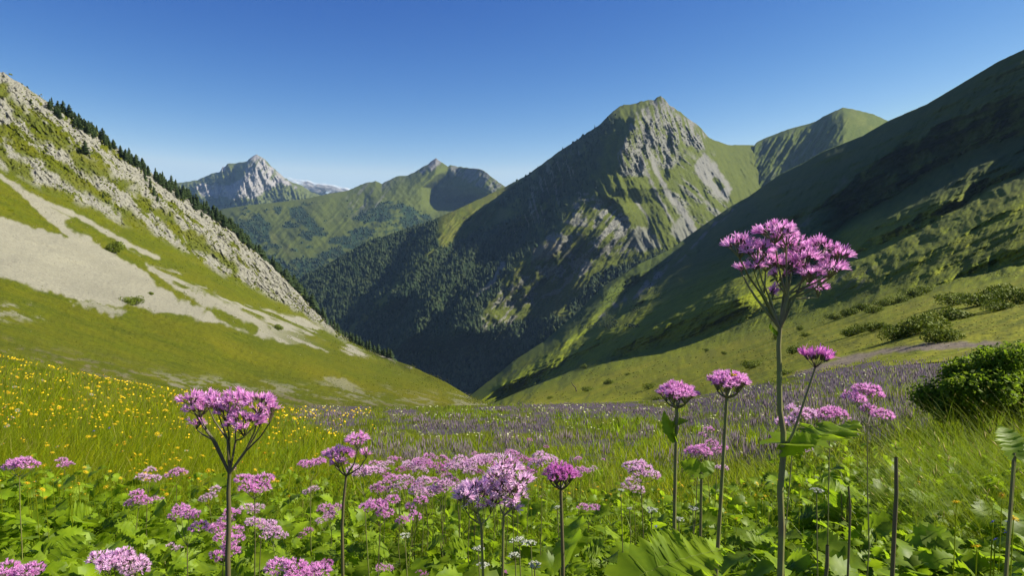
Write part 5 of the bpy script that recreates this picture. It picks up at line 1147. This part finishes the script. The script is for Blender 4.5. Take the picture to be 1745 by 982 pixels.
# white umbels
def umbel(px, py, w, d, lab, group=None, seed=0):
    q = d / FPX; W = w * q; c = P(px, py, d); b = gbase(px + 3, d); e = empty('white_umbel', b); tag(e, lab, 'flower', group)
    m = MB(); fk = c - np.array([0, 0, W * .45]) - b; m.add(*tube([(0, 0, -.03), fk * .5 + np.array([.01, 0, 0]), fk], [.003, .0025, .002], 5)); r = np.random.default_rng(seed); k = MB()
    for i in range(16):
        a, s = r.uniform(0, 6.28), math.sqrt(r.random()) * W * .5; t = c - b + np.array([s * math.cos(a), s * math.sin(a), -s * s / W * .5]); m.add(*tube([fk, t], [.0008, .0005], 3))
        for j in range(7):
            v, f = ellip(t + r.normal(0, W * .06, 3) * np.array([1, 1, .4]), (W * .045,) * 3, 5, 3); k.add(v, f)
    m.obj('stem', [M_stem], e); k.obj('flower_head', [M_whi], e)
for i, (x, y, w, d, lab) in enumerate(((885, 920, 34, 2.2, 'broad white umbel below the shaggy lilac heads'), (905, 924, 24, 2.3, 'white umbel touching the broad one below the lilac heads'), (815, 933, 22, 2.4, 'white umbel left below the shaggy lilac heads'), (878, 945, 26, 2.1, 'creamy umbel under the broad white umbel'),
        (822, 962, 26, 1.9, 'white umbel near the bottom edge under the lilac heads'), (911, 961, 28, 1.9, 'bright white umbel near the bottom edge left of the dark stem'), (950, 864, 16, 3, 'small white umbel just left of the magenta dome stem'), (1110, 868, 26, 2.6, 'flat white umbel left of the left tall dome stem'),
        (1157, 884, 20, 2.2, 'round white umbel right of the left tall dome stem'), (1181, 865, 20, 2.4, 'white umbel between the two tall dome stems'), (1058, 835, 14, 3.2, 'small white umbel among the grass right of the magenta dome'), (1392, 834, 24, 2.2, 'white umbel right of the tallest stem'), (1073, 866, 12, 3, 'tiny white umbel in the grass left of the tall domes'), (690, 912, 24, 2.6, 'pale umbel among leaves under the pink band'))):
    umbel(x, y, w * .85, d, lab, None, 60 + i)
# ------------------------------------------------------------------ big leaved plants at the lower right, bare stalks
def leafy(label, leaves, d0, basepx):
    b = gbase(basepx, d0); e = empty('leafy_plant', b); tag(e, label, 'plant')
    for i, (x0, y0, x1, y1, d, size, up, wide, pr) in enumerate(leaves):
        A = P(x0, y0, d); B = P(x1, y1, d + (size * .3)); leaf_obj(e, A, B - A, size, pr, up=up, wide=wide)
        m = MB(); m.add(*tube([np.array([(A[0] - b[0]) * .2, (A[1] - b[1]) * .2, -.03]), (A - b) * np.array([.6, .6, .55]), A - b], [.005, .004, .003], 5)); m.obj('petiole', [M_stem], e, True)
    return e
BIG = [leaf_proto(820 + i, 16, .22, .2 + .12 * i, 1.1, .20) for i in range(4)]
leafy('large serrated leaf at the bottom, its bright edge turned up', [(1085, 985, 1245, 905, 1.25, .19, (-.35, -.35, .9), .8, BIG[0])], 1.25, 1090)
leafy('low plant with a lit upright leaf between the two tall dome stems', [(1195, 805, 1164, 785, 1.75, .055, (-.3, -.8, .6), 1.0, LEAFP[5]), (1196, 806, 1215, 790, 1.75, .05, (.2, -.8, .6), 1.0, LEAFP[6])], 1.75, 1198)
st = leafy('thin stalk at the right edge topped by a lit lobed leaf', [(1728, 772, 1716, 730, 1.45, .06, (.1, -.9, .4), 1.1, BIG[1]), (1730, 772, 1745, 745, 1.46, .045, (-.2, -.9, .4), 1.1, BIG[2])], 1.45, 1712)
rr = random.Random(66)
for i, (x, y, n_, lab) in enumerate(((1270, 930, 4, 'dark leafy plant between the serrated leaf and the tallest stem'), (1300, 975, 4, 'grey green leafy plant at the bottom left of the tallest stem'), (1400, 880, 5, 'leafy plant just right of the tallest stem'), (1470, 960, 4, 'drooping leafy plant at the bottom right of the tallest stem'),
        (1440, 830, 4, 'bright leafy plant behind the bare stalks'), (1560, 870, 4, 'broad leaved plant right of the bare dark stalk'), (1600, 930, 4, 'large leaved plant low before the tall grass'), (1680, 960, 3, 'leafy plant under the orange flower at the right'), (1520, 925, 5, 'dark leafy plant below the bare dark stalk'),
        (100, 880, 5, 'bright leafy plant below the left edge flower'), (90, 950, 4, 'large leaved plant by the bottom left flower'), (200, 905, 5, 'bright green leafy plant in the left leaf bank'), (290, 960, 4, 'leafy plant at the bottom left between two stems'), (460, 950, 4, 'leafy plant at the bottom between tall left flower and centre'), (620, 935, 4, 'leafy plant at the bottom beneath the pink band'), (760, 930, 4, 'leafy plant left below the shaggy heads'), (1030, 940, 4, 'leafy plant right of the dark magenta stem'))):
    d = float((H0 - .25) / (qy(y) - np.interp(x, _apx, _s))); d = min(max(d, 1.4), 3.6); L = []
    for j in range(n_):
        a = 2 * math.pi * j / n_ + rr.random(); s = rr.uniform(.09, .15); L.append((x + 10 * math.cos(a), y + rr.uniform(-10, 10), x + 10 * math.cos(a) + 60 * math.cos(a), y + 22 * math.sin(a) + rr.uniform(-10, 25), d + .05 * math.sin(a), s * rr.uniform(.8, 1.1), (.2 * math.cos(a), -.35 + rr.uniform(-.3, .2), 1), rr.uniform(.85, 1.15), rr.choice(BIG)))
    leafy(lab, L, d, x)
for (x0, y0, x1, y1, d, r0, lab) in ((1527, 780, 1524, 905, 1.7, .005, 'bare dark upright stalk at the right without a flower'), (1446, 830, 1448, 900, 1.9, .003, 'short bare stalk among the leaves right of the tallest stem'), (1410, 930, 1405, 1000, 1.4, .004, 'cut green stalk at the bottom right of the tallest stem')):
    v, q = tube([gbase(x1, d) - np.array([0, 0, .04]), P(x1, y1, d), P((x0 + x1) / 2 + 2, (y0 + y1) / 2, d), P(x0, y0, d)], [r0 * 1.2, r0 * 1.1, r0, r0 * .9], 7); tag(mesh_np('bare_stalk', v, q, M_stemd, smooth=True), lab, 'stalk')
blu_me = [disc_flower('flower_head', 5, M_blue, M_blue, .5, 7, 1)]
for i, (x, y, w, lab) in enumerate(((1692, 890, 13, 'blue flower left of the leaf topped stalk, upper'), (1696, 920, 12, 'blue flower left of the leaf topped stalk, lower'), (1717, 890, 10, 'violet blue flower touching the leaf topped stalk'), (1716, 908, 12, 'deep blue flower at the base of the leaf topped stalk'), (1118, 898, 9, 'blue flower left of the left tall dome stem'), (1126, 903, 8, 'second blue flower beside the left tall dome stem'), (1093, 958, 8, 'small blue flower at the serrated leaf'), (160, 735, 6, 'small blue flower in the left meadow'), (186, 730, 6, 'small blue flower right of another in the left meadow'))):
    small(x, y, w, .3, blu_me, 'blue_flower', lab, 'flower', None, r, d=1.5 if x > 1600 else 2.2 if x > 1000 else None)

# ------------------------------------------------------------------ cloud bank behind the far peak (beyond the haze)
cm, nt, b_ = new_mat('cloud_vapour'); b_.inputs['Base Color'].default_value = (.93, .93, .93, 1); b_.inputs['Roughness'].default_value = 1; b_.inputs['Specular IOR Level'].default_value = 0; b_.inputs['Alpha'].default_value = .10
m = MB(); rr = random.Random(8)
for i in range(330):
    x = rr.uniform(478, 592); top = np.interp(x, [470, 490, 515, 540, 565, 592], [302, 301, 304, 311, 314, 321]); y = rr.uniform(top + 3, 334); q = 12900 / FPX; w = rr.uniform(2.5, 7)
    v, f = ellip(P(x, y, 12900 + rr.uniform(-250, 250)), (w * q * 1.3, w * q, w * q * .6), 9, 6); m.add(v, f)
o = m.obj('cloud', [cm], None, True); tag(o, kind='stuff')
